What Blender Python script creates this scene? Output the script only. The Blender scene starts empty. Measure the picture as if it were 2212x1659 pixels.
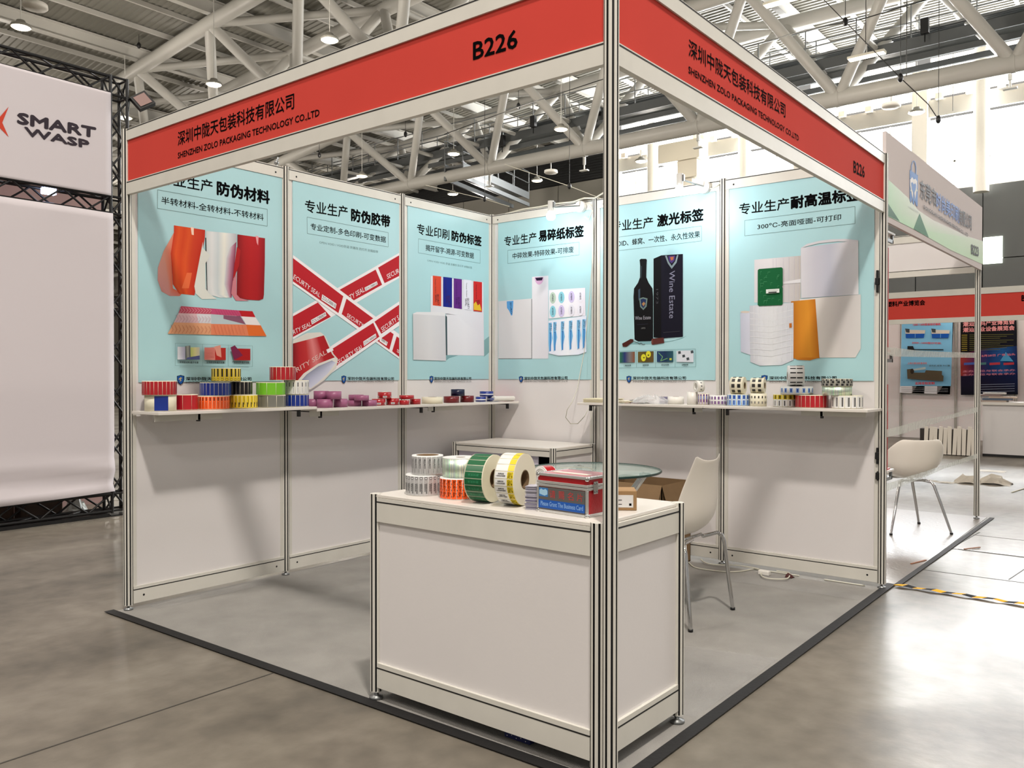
import bpy, math, random
from mathutils import Vector, Matrix
random.seed(7)
S = bpy.context.scene
C = S.collection
PI = math.pi
# ------------------------------------------------------------------ camera
F = 1802.5366; W, H = 2212, 1659
CL = Vector((4.3599, -5.1842, 1.2561))
_y, _p, _r = math.radians(128.6531), math.radians(-0.6243), math.radians(0.0414)
DV = Vector((math.cos(_p)*math.cos(_y), math.cos(_p)*math.sin(_y), math.sin(_p)))
_rt = Vector((math.sin(_y), -math.cos(_y), 0)); _up = _rt.cross(DV)
RV = _rt*math.cos(_r)+_up*math.sin(_r); UV = -_rt*math.sin(_r)+_up*math.cos(_r)
cd = bpy.data.cameras.new('camera'); cam = bpy.data.objects.new('camera', cd); C.objects.link(cam)
cd.sensor_width = 36; cd.lens = 36*F/W; cd.clip_end = 300; cd.clip_start = 0.05
m = Matrix((RV, UV, -DV)).transposed().to_4x4(); m.translation = CL; cam.matrix_world = m
S.camera = cam
# ------------------------------------------------------------------ world, exposure
S.view_settings.view_transform = 'Standard'; S.view_settings.look = 'None'
S.view_settings.gamma = 1; S.view_settings.use_curve_mapping = False
S.view_settings.exposure = 0.0
w = bpy.data.worlds.new('world'); S.world = w; w.use_nodes = True
w.node_tree.nodes['Background'].inputs[0].default_value = (1.0, 0.96, 0.90, 1)
w.node_tree.nodes['Background'].inputs[1].default_value = 0.38
S.cycles.max_bounces = 8; S.cycles.diffuse_bounces = 4
def area(name, loc, target, size, power, col=(1, 1, 1), sy=None, spread=PI):
    l = bpy.data.lights.new(name, 'AREA'); l.energy = power; l.color = col; l.shape = 'RECTANGLE' if sy else 'DISK'
    l.size = size; l.spread = spread
    if sy: l.size_y = sy
    o = bpy.data.objects.new(name, l); C.objects.link(o); o.location = loc
    o.rotation_euler = (Vector(target)-Vector(loc)).to_track_quat('-Z', 'Y').to_euler()
    return o
YB = 27.0
# daylight entering through the tall windows of the end wall
area('window_daylight', (-2, YB+0.3, 8.9), (-2, 10, 8.0), 30, 8000, (0.95, 0.98, 1.0), 3.6)
area('clerestory_daylight', (-2, YB+0.3, 11.6), (-2, 10, 11.0), 30, 5000, (0.97, 0.98, 1.0), 0.8)
# hall lamps hanging above the aisle on this side of the booth (their fixtures are out of frame)
HALL = [(5.6, -5.4, 9.0, 780), (-1.5, -9.0, 9.0, 330), (8.5, -12.0, 9.0, 250)]
for gx in range(-44, 18, 8):   # added light grid without fixtures, brightening roof and hall as high-bay rows would
    for gy in range(-10, 24, 8):
        l = bpy.data.lights.new('roof_fill_light', 'POINT'); l.energy = 290; l.color = (1.0, .92, .83); l.shadow_soft_size = .3
        o = bpy.data.objects.new('roof_fill_light', l); C.objects.link(o); o.location = (gx+.9, gy, 8.7)
for i, L in enumerate(HALL):
    area('hall_lamp_light', L[:3], (L[0], L[1], 0), 0.6, L[3], (1.0, 0.925, 0.85))

# ------------------------------------------------------------------ helpers
def P(u, v, ax, val):
    a = DV+RV*((u-W/2)/F)-UV*((v-H/2)/F)
    t = (val-CL[ax])/a[ax]
    return CL+a*t
def depth(p): return (Vector(p)-CL).dot(DV)
def lin(c):
    return tuple((x/12.92 if x <= .04045 else ((x+.055)/1.055)**2.4) for x in c)
def mat(name, col, rough=.5, metal=0, bump=0, bscale=200, var=0, vscale=3, emit=0, spec=.5, trans=0, alpha=1, coat=0, srgb=True):
    m = bpy.data.materials.new(name); m.use_nodes = True; nt = m.node_tree; b = nt.nodes['Principled BSDF']
    c = lin(col) if srgb else col
    b.inputs['Base Color'].default_value = (*c, 1); b.inputs['Roughness'].default_value = rough
    b.inputs['Metallic'].default_value = metal; b.inputs['Specular IOR Level'].default_value = spec
    if trans: b.inputs['Transmission Weight'].default_value = trans
    if coat: b.inputs['Coat Weight'].default_value = coat; b.inputs['Coat Roughness'].default_value = .08
    b.inputs['Alpha'].default_value = alpha
    if emit: b.inputs['Emission Color'].default_value = (*c, 1); b.inputs['Emission Strength'].default_value = emit
    if var or bump:
        tc = nt.nodes.new('ShaderNodeTexCoord')
    if var:
        n = nt.nodes.new('ShaderNodeTexNoise'); n.inputs['Scale'].default_value = vscale; n.inputs['Detail'].default_value = 5
        r = nt.nodes.new('ShaderNodeValToRGB'); r.color_ramp.elements[0].position = .3; r.color_ramp.elements[1].position = .7
        r.color_ramp.elements[0].color = (*[x*(1-var) for x in c], 1); r.color_ramp.elements[1].color = (*[min(1, x*(1+var)) for x in c], 1)
        nt.links.new(tc.outputs['Object'], n.inputs['Vector']); nt.links.new(n.outputs['Fac'], r.inputs[0]); nt.links.new(r.outputs[0], b.inputs['Base Color'])
    if bump:
        n2 = nt.nodes.new('ShaderNodeTexNoise'); n2.inputs['Scale'].default_value = bscale
        bp = nt.nodes.new('ShaderNodeBump'); bp.inputs['Strength'].default_value = bump; bp.inputs['Distance'].default_value = .01
        nt.links.new(tc.outputs['Object'], n2.inputs['Vector']); nt.links.new(n2.outputs['Fac'], bp.inputs['Height']); nt.links.new(bp.outputs[0], b.inputs['Normal'])
    return m
M = {}
def cm(col, rough=.5, **k):
    key = (tuple(col), rough, tuple(sorted(k.items())))
    if key not in M: M[key] = mat('paint_%d' % len(M), col, rough, **k)
    return M[key]
# printed artwork: colour comes from the mesh's own colour attribute
def print_mat(name, rough):
    m = bpy.data.materials.new(name); m.use_nodes = True; nt = m.node_tree; b = nt.nodes['Principled BSDF']
    a = nt.nodes.new('ShaderNodeVertexColor'); a.layer_name = 'ink'; nt.links.new(a.outputs[0], b.inputs['Base Color'])
    b.inputs['Roughness'].default_value = rough; b.inputs['Specular IOR Level'].default_value = .15
    return m
INK = print_mat('printed_ink', .6)
WL = {}   # builder-time world location of every parent
def tag(o, label=None, cat=None, group=None, kind=None):
    if label: o['label'] = label
    if cat: o['category'] = cat
    if group: o['group'] = group
    if kind: o['kind'] = kind
    return o
def thing(name, label, cat, loc=(0, 0, 0), group=None, rot=None):
    o = bpy.data.objects.new(name, None); C.objects.link(o); o.location = loc; o.empty_display_size = .1
    if rot: o.rotation_euler = rot
    WL[o.name] = Vector(loc); return tag(o, label, cat, group)
def struct(name, label=None, loc=(0, 0, 0)):
    o = bpy.data.objects.new(name, None); C.objects.link(o); o.location = loc; WL[o.name] = Vector(loc)
    return tag(o, label, None, None, 'structure')
class MB:
    def __init__(s): s.v = []; s.f = []; s.mi = []; s.col = []; s.sm = []
    def add(s, vs, fs, mi=0, col=None, sm=False):
        n = len(s.v); s.v += [tuple(v) for v in vs]
        for f in fs: s.f.append([i+n for i in f]); s.mi.append(mi); s.col.append(col); s.sm.append(sm)
        return s
    def box(s, lo, hi, mi=0):
        (a, b, c), (d, e, f) = lo, hi
        return s.add([(a, b, c), (d, b, c), (d, e, c), (a, e, c), (a, b, f), (d, b, f), (d, e, f), (a, e, f)],
                     [(0, 3, 2, 1), (4, 5, 6, 7), (0, 1, 5, 4), (1, 2, 6, 5), (2, 3, 7, 6), (3, 0, 4, 7)], mi)
    def beam(s, p, q, wd, ht, mi=0, up=(0, 0, 1)):
        p, q = Vector(p), Vector(q); d = (q-p).normalized(); x = d.cross(Vector(up))
        if x.length < 1e-4: x = d.cross(Vector((1, 0, 0)))
        x.normalize(); y = x.cross(d)
        vs = [c+x*(a*wd/2)+y*(b*ht/2) for c in (p, q) for a, b in ((-1, -1), (1, -1), (1, 1), (-1, 1))]
        return s.add(vs, [(0, 3, 2, 1), (4, 5, 6, 7), (0, 1, 5, 4), (1, 2, 6, 5), (2, 3, 7, 6), (3, 0, 4, 7)], mi)
    def tube(s, pts, r, n=8, mi=0, caps=True, sm=True):
        pts = [Vector(p) for p in pts]; k = len(pts); rs = r if isinstance(r, (list, tuple)) else [r]*k
        t0 = (pts[1]-pts[0]).normalized(); a = Vector((0, 0, 1)) if abs(t0.z) < .9 else Vector((1, 0, 0))
        x = t0.cross(a).normalized(); vs = []
        for i, p in enumerate(pts):
            t = ((pts[min(i+1, k-1)]-pts[i]).normalized()+(pts[i]-pts[max(i-1, 0)]).normalized()).normalized()
            x = (x-t*x.dot(t)).normalized(); y = t.cross(x)
            vs += [p+(x*math.cos(2*PI*j/n)+y*math.sin(2*PI*j/n))*rs[i] for j in range(n)]
        fs = [(i*n+j, i*n+(j+1) % n, (i+1)*n+(j+1) % n, (i+1)*n+j) for i in range(k-1) for j in range(n)]
        s.add(vs, fs, mi, None, sm)
        if caps: s.add(vs[:n], [tuple(range(n-1, -1, -1))], mi); s.add(vs[-n:], [tuple(range(n))], mi)
        return s
    def lathe(s, prof, n=24, mi=0, c=(0, 0, 0), sm=True, close=False):
        vs = [(c[0]+r*math.cos(2*PI*j/n), c[1]+r*math.sin(2*PI*j/n), c[2]+z) for r, z in prof for j in range(n)]
        k = len(prof); rng = range(k) if close else range(k-1)
        fs = [(i*n+j, i*n+(j+1) % n, ((i+1) % k)*n+(j+1) % n, ((i+1) % k)*n+j) for i in rng for j in range(n)]
        return s.add(vs, fs, mi, None, sm)
    def poly(s, pts, mi=0, col=None): return s.add(pts, [tuple(range(len(pts)))], mi, col)
    def build(s, name, mats, parent=None, local=False, label=None, kind=None, bevel=0, smooth=None):
        me = bpy.data.meshes.new(name)
        off = Vector((0, 0, 0))
        if parent is not None and not local: off = WL.get(parent.name, Vector((0, 0, 0)))
        me.from_pydata([tuple(Vector(v)-off) for v in s.v], [], s.f)
        if not isinstance(mats, (list, tuple)): mats = [mats]
        for m_ in mats: me.materials.append(m_)
        me.polygons.foreach_set('material_index', s.mi); me.polygons.foreach_set('use_smooth', s.sm)
        if any(c is not None for c in s.col):
            ca = me.color_attributes.new('ink', 'FLOAT_COLOR', 'CORNER'); k = 0
            for f, c in zip(s.f, s.col):
                for j in range(len(f)):
                    cc = c[j % len(c)] if isinstance(c, list) else c
                    ca.data[k].color = (*lin(cc), 1); k += 1
        me.update()
        o = bpy.data.objects.new(name, me); C.objects.link(o)
        if parent is not None: o.parent = parent; WL[o.name] = off
        else: WL[o.name] = Vector((0, 0, 0))
        if bevel:
            b = o.modifiers.new('b', 'BEVEL'); b.width = bevel; b.segments = 2; b.limit_method = 'ANGLE'
        if label: o['label'] = label
        if kind: o['kind'] = kind
        return o
def B(lo, hi): return MB().box(lo, hi)
def dup(root, loc=None, rot=None, label=None, group=None):
    def cp(o, par):
        c = o.copy(); C.objects.link(c)
        if par is not None: c.parent = par
        for ch in o.children: cp(ch, c)
        return c
    r = cp(root, None)
    if loc is not None: r.location = loc
    if rot is not None: r.rotation_euler = rot
    if label: r['label'] = label
    if group: r['group'] = group
    return r
# ---- lettering: text turned to mesh and laid on a plane through three points
_tc = {}
def text_mesh(s):
    k = s
    if k not in _tc:
        cu = bpy.data.curves.new('t', 'FONT'); cu.body = s; cu.size = 1; cu.resolution_u = 2; cu.fill_mode = 'FRONT'
        o = bpy.data.objects.new('t', cu); C.objects.link(o)
        bpy.context.view_layer.update()
        me = o.evaluated_get(bpy.context.evaluated_depsgraph_get()).to_mesh()
        vs = [tuple(v.co) for v in me.vertices]; fs = [tuple(p.vertices) for p in me.polygons]
        o.evaluated_get(bpy.context.evaluated_depsgraph_get()).to_mesh_clear()
        bpy.data.objects.remove(o); bpy.data.curves.remove(cu)
        x0 = min(v[0] for v in vs); x1 = max(v[0] for v in vs); y0 = min(v[1] for v in vs); y1 = max(v[1] for v in vs)
        _tc[k] = ([((v[0]-x0)/(x1-x0), (v[1]-y0)/max(1e-6, y1-y0)) for v in vs], fs)
    return _tc[k]
def add_text(mb, s, bl, br, tl, mi=0, bold=0, col=None):
    vs, fs = text_mesh(s); bl, br, tl = Vector(bl), Vector(br), Vector(tl)
    ux = (br-bl).normalized(); h = (tl-bl).length; uy = (tl-bl).normalized(); nz = ux.cross(uy)
    sh = [(0, 0)] if not bold else [(a*bold*h, b*bold*h) for a, b in ((-1, 0), (1, 0), (0, 1), (0, -1), (.6, .6), (-.6, -.6), (.6, -.6), (-.6, .6))]
    for i, (a, b) in enumerate(sh):   # strokes thickened by overlaid copies
        mb.add([bl+(br-bl)*x+(tl-bl)*y+ux*a+uy*b+nz*(i*2e-6) for x, y in vs], fs, mi, col)
def ptext(mb, s, ax, val, bl, br, tl, mi=0, bold=0, col=None):
    tl = (bl[0], tl) if not isinstance(tl, tuple) else tl
    add_text(mb, s, P(*bl, ax, val), P(*br, ax, val), P(*tl, ax, val), mi, bold, col)

# ------------------------------------------------------------------ materials
panel_m = mat('white_melamine', (.865, .85, .845), .38, var=.02, vscale=1.5, bump=.02, bscale=90)
alu = mat('satin_aluminium', (.83, .82, .785), .5, .05, spec=.22, var=.03, vscale=8)
alu_d = mat('aluminium_slot_shadow_gap', (.06, .06, .06), .7)  # depth shade of slots and lock holes put into the colour
steel = mat('galvanised_steel', (.55, .56, .56), .35, .8)
chrome = mat('chrome', (.80, .80, .80), .09, 1)
black = mat('black_plastic', (.04, .04, .045), .45)
ink_k = mat('black_lettering', (.035, .035, .04), .9, spec=.03)
ink_g = mat('grey_lettering', (.40, .52, .52), .5)
red_b = mat('red_fascia_vinyl', (.80, .285, .25), .85, spec=.05, var=.02, vscale=3)
white_p = mat('white_plastic', (.88, .87, .84), .3)
shell = mat('white_moulded_shell', (.94, .915, .87), .33)
truss_w = mat('white_painted_steel', (.74, .73, .70), .45, var=.03, vscale=.6)
deckm = mat('grey_roof_sheet', (.50, .49, .455), .55, .1, var=.05, vscale=.15)
cat_m = mat('grey_catwalk_steel', (.38, .39, .39), .5, .4)
trussb = mat('black_truss_paint', (.03, .03, .035), .45)
cream = mat('cream_liner_paper', (.88, .86, .77), .6)
core_m = mat('brown_cardboard_core', (.42, .33, .22), .8)
cardb = mat('brown_corrugated_board', (.47, .37, .25), .8, var=.06, vscale=12)
cable_w = mat('white_cable', (.80, .79, .73), .5)

def floor_mat():
    m = bpy.data.materials.new('polished_concrete'); m.use_nodes = True; nt = m.node_tree; b = nt.nodes['Principled BSDF']
    tc = nt.nodes.new('ShaderNodeTexCoord')
    def noise(sc, det, vec=None, dist=0):
        n = nt.nodes.new('ShaderNodeTexNoise'); n.inputs['Scale'].default_value = sc; n.inputs['Detail'].default_value = det; n.inputs['Distortion'].default_value = dist
        nt.links.new(vec or tc.outputs['Object'], n.inputs['Vector']); return n
    mp = nt.nodes.new('ShaderNodeMapping'); mp.inputs['Scale'].default_value = (1, .35, 1); mp.inputs['Rotation'].default_value = (0, 0, .5)
    nt.links.new(tc.outputs['Object'], mp.inputs[0])
    a = noise(1.1, 8, mp.outputs[0], .6); c2 = noise(9, 6)
    mx = nt.nodes.new('ShaderNodeMix'); mx.data_type = 'FLOAT'; mx.inputs[0].default_value = .28
    nt.links.new(a.outputs[0], mx.inputs[2]); nt.links.new(c2.outputs[0], mx.inputs[3])
    r = nt.nodes.new('ShaderNodeValToRGB'); e = r.color_ramp.elements
    e[0].position = .30; e[0].color = (*lin((.29, .278, .255)), 1); e[1].position = .68; e[1].color = (*lin((.53, .505, .46)), 1)
    x = e.new(.5); x.color = (*lin((.435, .41, .37)), 1)
    nt.links.new(mx.outputs[0], r.inputs[0]); nt.links.new(r.outputs[0], b.inputs['Base Color'])
    rr = nt.nodes.new('ShaderNodeMapRange'); rr.inputs[1].default_value = .3; rr.inputs[2].default_value = .7; rr.inputs[3].default_value = .46; rr.inputs[4].default_value = .27; b.inputs['Specular IOR Level'].default_value = .22
    nt.links.new(a.outputs[0], rr.inputs[0]); nt.links.new(rr.outputs[0], b.inputs['Roughness'])
    bp = nt.nodes.new('ShaderNodeBump'); bp.inputs['Strength'].default_value = .12; bp.inputs['Distance'].default_value = .01
    n3 = noise(16, 4); nt.links.new(n3.outputs[0], bp.inputs['Height']); nt.links.new(bp.outputs[0], b.inputs['Normal'])
    return m
conc = floor_mat()
carpet_m = mat('grey_needle_felt', (.60, .59, .57), .92, bump=.6, bscale=420, var=.10, vscale=5)
carpet2_m = mat('grey_beige_felt_under_film', (.52, .50, .48), .30, bump=.25, bscale=35, var=.06, vscale=4)
tape_k = mat('black_cloth_tape', (.065, .06, .06), .8, bump=.15, bscale=60)

# ------------------------------------------------------------------ floor
fl = MB(); fl.poly([(-60, -25, 0), (30, -25, 0), (30, YB, 0), (-60, YB, 0)])
floor = tag(fl.build('floor', conc), 'polished grey-brown concrete hall floor with stains and saw-cut joints', None, None, 'structure')
jm = cm((.25, .24, .22), .7)
def joint(p, q, wd=.008):
    b = MB(); p = Vector((p[0], p[1], .0008)); q = Vector((q[0], q[1], .0008)); b.beam(p, q, wd, .0012); return b.build('joint', jm, floor)
joint((1.43, -9), (1.39, -3.08), .007); joint((-60, -4.6), (9, -4.4), .006)
for xx in (-6.6,): joint((xx, -9), (xx, 20), .01)
# service-trench covers right of the booths
joint((3.07, 1.51), (6.5, 1.43)); joint((3.08, .67), (6.5, .75)); joint((3.07, 1.53), (3.12, 2.35), .012); joint((3.55, .72), (3.62, 1.48), .007); joint((3.75, 1.49), (3.8, 5), .006)
joint((3.1, 2.2), (6.5, 2.1), .006)
pl = mat('steel_edge_strip', (.75, .75, .74), .3, .6)
b = MB(); b.beam((3.12, 1.53, .002), (6.4, 1.46, .002), .012, .004); b.build('edge_strip', pl, floor)
# carpet of the booth
cp = tag(B((-.03, -3.045, 0), (3.03, .11, .005)).build('carpet', carpet_m), 'thin grey felt carpet covering the red-signed booth floor', 'carpet')
def tape(name, label, pts, z=.006):
    b = MB()
    for p, q, wd in pts: b.beam((p[0], p[1], z), (q[0], q[1], z), wd, .002)
    return tag(b.build(name, tape_k), label, 'tape')
tape('floor_tape', 'black cloth tape along the front carpet edge under the counter', [((-.06, -3.075), (3.06, -3.03), .05)])
tape('floor_tape', 'black cloth tape along the right carpet edge, running to the far right post', [((3.035, -3.06), (3.02, .13), .048)], .0075)
# film gleaming on the carpet
film = mat('clear_film', (.75, .75, .75), .22, bump=.9, bscale=45, alpha=.16)
def film_patch(label, pts, z=.0065):
    b = MB(); n = 14
    p0, p1, p2, p3 = [Vector(p) for p in pts]
    vs = []; fs = []
    for i in range(n+1):
        for j in range(n+1):
            a, c = i/n, j/n; q = (p0*(1-a)+p1*a)*(1-c)+(p3*(1-a)+p2*a)*c
            vs.append((q.x, q.y, z+.004*random.random()))
    for i in range(n):
        for j in range(n): k = i*(n+1)+j; fs.append((k, k+n+1, k+n+2, k+1))
    b.add(vs, fs, 0, None, True)
    return tag(b.build('plastic_film', film), label, 'plastic film')
film_patch('clear protective film left on the carpet below the rightmost wall panel', [(2.25, -.42, 0), (2.98, -.38, 0), (2.98, -.10, 0), (2.25, -.12, 0)])
film_patch('clear protective film on the carpet between the counter and the right tape', [(2.99, -2.4, 0), (2.99, -1.6, 0), (2.55, -1.7, 0), (2.55, -2.4, 0)])
film_patch('crumpled clear film strip at the foot of the leftmost wall panel', [(.03, -2.9, 0), (.12, -2.9, 0), (.12, -2.2, 0), (.03, -2.2, 0)])

# ------------------------------------------------------------------ system posts
def oct_section(r=.0225, slot=.0036, dep=.006):
    pts = []
    for k in range(8):
        a0 = PI/4*k-PI/8; a1 = a0+PI/4; rr = r/math.cos(PI/8)
        p = Vector((math.cos(a0), math.sin(a0)))*rr; q = Vector((math.cos(a1), math.sin(a1)))*rr
        m_ = (p+q)/2; t = (q-p).normalized(); n = m_.normalized()
        pts += [(p, 0), (m_-t*slot, 0), (m_-t*slot*.9-n*dep, 1), (m_+t*slot*.9-n*dep, 1), (m_+t*slot, 0)]
    return pts
SEC = oct_section()
def add_post(mb, x, y, z0, z1):
    n = len(SEC)
    vs = [(x+p.x, y+p.y, z) for z in (z0, z1) for p, _ in SEC]
    for i in range(n):
        j = (i+1) % n; dark = SEC[i][1] or SEC[j][1]
        mb.add([vs[i], vs[j], vs[n+j], vs[n+i]], [(0, 1, 2, 3)], 1 if dark else 0)
    for z in (z0, z1):
        hole = [(x+p.x, y+p.y, z) for p, d in SEC if not d]
        mb.add(hole, [tuple(range(len(hole)))], 0)
def post(x, y, label, z1=2.5511, z0=.03, cat='post', name='booth_post', group=None):
    t = thing(name, label, cat, (x, y, 0), group)
    b = MB(); add_post(b, x, y, z0, z1); b.build('profile', [alu, alu_d], t)
    b = MB(); b.lathe([(0, .005), (.024, .005), (.024, .013), (.008, .017), (.008, z0+.004)], 16, 0, (x, y, 0)); b.build('levelling_foot', steel, t)
    return t
post(0, -3, 'grooved aluminium post at the left front corner, beside the black truss column')
post(0, -2, 'grooved aluminium wall post between the first and second posters from the left')
post(0, -1, 'grooved aluminium wall post between the tape poster and the five-label box poster')
post(0, 0, 'grooved aluminium post in the inner corner where the two booth walls meet')
post(1, 0, 'grooved aluminium wall post behind the white hanging cord and the tall front post')
post(2, 0, 'grooved aluminium wall post between the wine bottle poster and the white rolls poster')
post(3, 0, 'grooved aluminium post at the far right corner beside the green and white banner')
post(3, -3, 'tall grooved aluminium post in front, where the two red signs meet')

def rail(mb, ax, a0, a1, c, z0, z1, th=.012, lines=((.12),)):
    """horizontal rail along x (ax=0) or y (ax=1) centred on c with dark slot lines at the given height fractions"""
    lo = (a0, c-th, z0) if ax == 0 else (c-th, a0, z0); hi = (a1, c+th, z1) if ax == 0 else (c+th, a1, z1)
    mb.box(lo, hi, 0)
    for fr in lines:
        z = z0+(z1-z0)*fr
        lo = (a0, c-th-.0006, z-.0025) if ax == 0 else (c-th-.0006, a0, z-.0025)
        hi = (a1, c+th+.0006, z+.0025) if ax == 0 else (c+th+.0006, a1, z+.0025)
        mb.box(lo, hi, 1)
def wall(name, ax, bays, label):
    t = struct(name, label)
    for i, (a0, a1) in enumerate(bays):
        lo, hi = a0+.022, a1-.022
        q = (lambda u0, u1, d, z0, z1: B((u0, -d, z0), (u1, d, z1))) if ax == 0 else (lambda u0, u1, d, z0, z1: B((-d, u0, z0), (d, u1, z1)))
        q(lo, hi, .004, .10, 2.50).build('panel', panel_m, t)
        for nm, z0, z1, ln in (('top_rail', 2.475, 2.543, (.9,)), ('bottom_rail', .035, .125, (.80,))):
            b = MB(); rail(b, ax, lo, hi, 0, z0, z1, .014, ln); o = b.build(nm, [alu, alu_d], t)
            for e in (lo+.055, hi-.055):
                s = MB(); sg = 1 if ax == 1 else -1; n = 10; r = .006; zc = (z0+z1)/2-.008
                ring = [(e+r*math.cos(2*PI*k/n), r*math.sin(2*PI*k/n)+zc) for k in range(n)]
                s.poly([(sg*.0147, p, z) if ax == 1 else (p, sg*.0147, z) for p, z in ring]); s.build('lock_hole', alu_d, o)
        for e in (lo, hi-.02):
            b = MB(); z0, z1 = .125, 2.475
            if ax == 0: b.box((e, -.008, z0), (e+.02, .008, z1))
            else: b.box((-.008, e, z0), (.008, e+.02, z1))
            b.build('panel_edge_strip', alu, t)
    return t
wall('wall_left', 1, [(-3, -2), (-2, -1), (-1, 0)], 'white shell-scheme wall of three panels on the left of the booth')
wall('wall_back', 0, [(0, 1), (1, 2), (2, 3)], 'white shell-scheme wall of three panels at the back of the booth')

# ------------------------------------------------------------------ fascia signs
ZB0, ZB1, ZT0, ZT1 = 2.2054, 2.2749, 2.4899, 2.5511
def fascia(ax, c, a0, a1, texts, label, sgn, board=red_b):
    t = thing('fascia_sign', label, 'sign', (a0, c, 0) if ax == 0 else (c, a0, 0))
    b = MB(); rail(b, ax, a0, a1, c, ZT0, ZT1-.003, .011, (.92,)); b.build('top_rail', [alu, alu_d], t)
    b = MB(); rail(b, ax, a0, a1, c, ZB0, ZB1, .011, (.90,)); b.build('bottom_rail', [alu, alu_d], t)
    bo = (B((a0, c-.004, ZB1), (a1, c+.004, ZT0)) if ax == 0 else B((c-.004, a0, ZB1), (c+.004, a1, ZT0))).build('sign_board', board, t)
    pl_ = c+sgn*.0052
    for s, bl, br, tl, bd in texts:
        f = MB(); ptext(f, s, 1-ax, pl_, bl, br, tl, 0, bd); f.build('lettering', ink_k, bo)
    return t
NAME = '深圳中陇天包装科技有限公司'; ENG = 'SHENZHEN ZOLO PACKAGING TECHNOLOGY CO.,LTD'
fascia(0, -3, .022, 2.978, [(NAME, (384, 315.6), (635, 235), 285, .012), (ENG, (384.2, 344.4), (689.7, 252.5), 330, .02), ('B226', (1022.4, 129.3), (1117, 102), 92, .03)],
       'long red fascia sign on the left with black company name and B226', -1)
fascia(1, 3, -2.978, -.022, [(NAME, (1488, 121), (1696.6, 255), 83, .012), (ENG, (1487.4, 159.7), (1725.6, 306.5), 142.4, .02), ('B226', (1844, 372), (1867.7, 384), 347, .03)],
       'red fascia sign on the right, foreshortened, with black company name and B226', 1)

# ------------------------------------------------------------------ posters
TEAL = mat('teal_poster_sheet', (.655, .815, .835), .42, var=.015, vscale=1.2, bump=.015, bscale=30)
paper_w = (.93, .93, .94)
def blend(a, b, t): return tuple(x*(1-t)+y*t for x, y in zip(a, b))
class Art:
    """flat printed artwork on a poster plane, traced in photograph pixels through a crop origin and scale"""
    def __init__(s, ax, ox, oy, k, base=.0105):
        s.ax, s.ox, s.oy, s.k, s.d = ax, ox, oy, k, base; s.mb = MB(); s.sg = 1 if ax == 0 else -1
    def pt(s, x, y): return P(s.ox+x/s.k, s.oy+y/s.k, s.ax, s.sg*s.d)
    def up(s): s.d += .00018
    def poly(s, pts, col):
        s.up(); s.mb.poly([s.pt(*p) for p in pts], 0, col)
    def hgrad(s, left, right, cols):
        """left and right: polylines (same length) top to bottom; colour runs across them"""
        s.up(); n = len(cols)-1; m_ = len(left)
        for i in range(n):
            for j in range(m_-1):
                f = lambda L, R, t: (L[0]*(1-t)+R[0]*t, L[1]*(1-t)+R[1]*t)
                a, b = i/n, (i+1)/n
                q = [f(left[j], right[j], a), f(left[j], right[j], b), f(left[j+1], right[j+1], b), f(left[j+1], right[j+1], a)]
                s.mb.poly([s.pt(*p) for p in q], 0, [cols[i], cols[i+1], cols[i+1], cols[i]])
    def ell(s, cx, cy, rx, ry, col, n=20, a0=0, a1=360):
        s.poly([(cx+rx*math.cos(math.radians(a0+(a1-a0)*i/n)), cy+ry*math.sin(math.radians(a0+(a1-a0)*i/n))) for i in range(n+(a1-a0 < 360))], col)
    def line(s, pts, wd, col, closed=False):
        s.up(); q = list(pts)+([pts[0]] if closed else [])
        for a, b in zip(q[:-1], q[1:]):
            dx, dy = b[0]-a[0], b[1]-a[1]; L = math.hypot(dx, dy); nx, ny = -dy/L*wd/2, dx/L*wd/2
            s.mb.poly([s.pt(a[0]+nx, a[1]+ny), s.pt(b[0]+nx, b[1]+ny), s.pt(b[0]-nx, b[1]-ny), s.pt(a[0]-nx, a[1]-ny)], 0, col)
    def text(s, t, bl, br, tl, col, bold=0):
        s.up(); add_text(s.mb, t, s.pt(*bl), s.pt(*br), s.pt(*tl), 0, bold, col)
def poster(ax, a0, a1, z0, label, loc):
    t = thing('poster', label, 'poster', loc)
    sg = 1 if ax == 0 else -1
    b = B((.0042, a0, z0), (.0098, a1, 2.474)) if ax == 0 else B((a0, -.0098, z0), (a1, -.0042, 2.474))
    b.build('sheet', TEAL, t)
    return t
def headline(t, ax, head, boldt, sub, boxq, gray=None):
    sg = 1 if ax == 0 else -1; d = sg*.0104
    for tx, bd in ((head, .014), (boldt, .045), (sub, .010)):
        f = MB(); ptext(f, *(tx[0], ax, d)+tx[1:], bold=bd); f.build('lettering', ink_k, t)
    g = MB(); q = [P(*p, ax, d) for p in boxq]; wd = .0014
    for a, b in zip(q, q[1:]+q[:1]):
        u = (b-a).normalized(); n = Vector((1, 0, 0)) if ax == 0 else Vector((0, 1, 0)); x = u.cross(n)*wd
        g.poly([a+x, b+x, b-x, a-x])
    g.build('frame_line', ink_g, t)
    if gray: f = MB(); ptext(f, *(gray[0], ax, d)+gray[1:]); f.build('small_print', ink_g, t)
NAVY = (.07, .16, .36)
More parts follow.
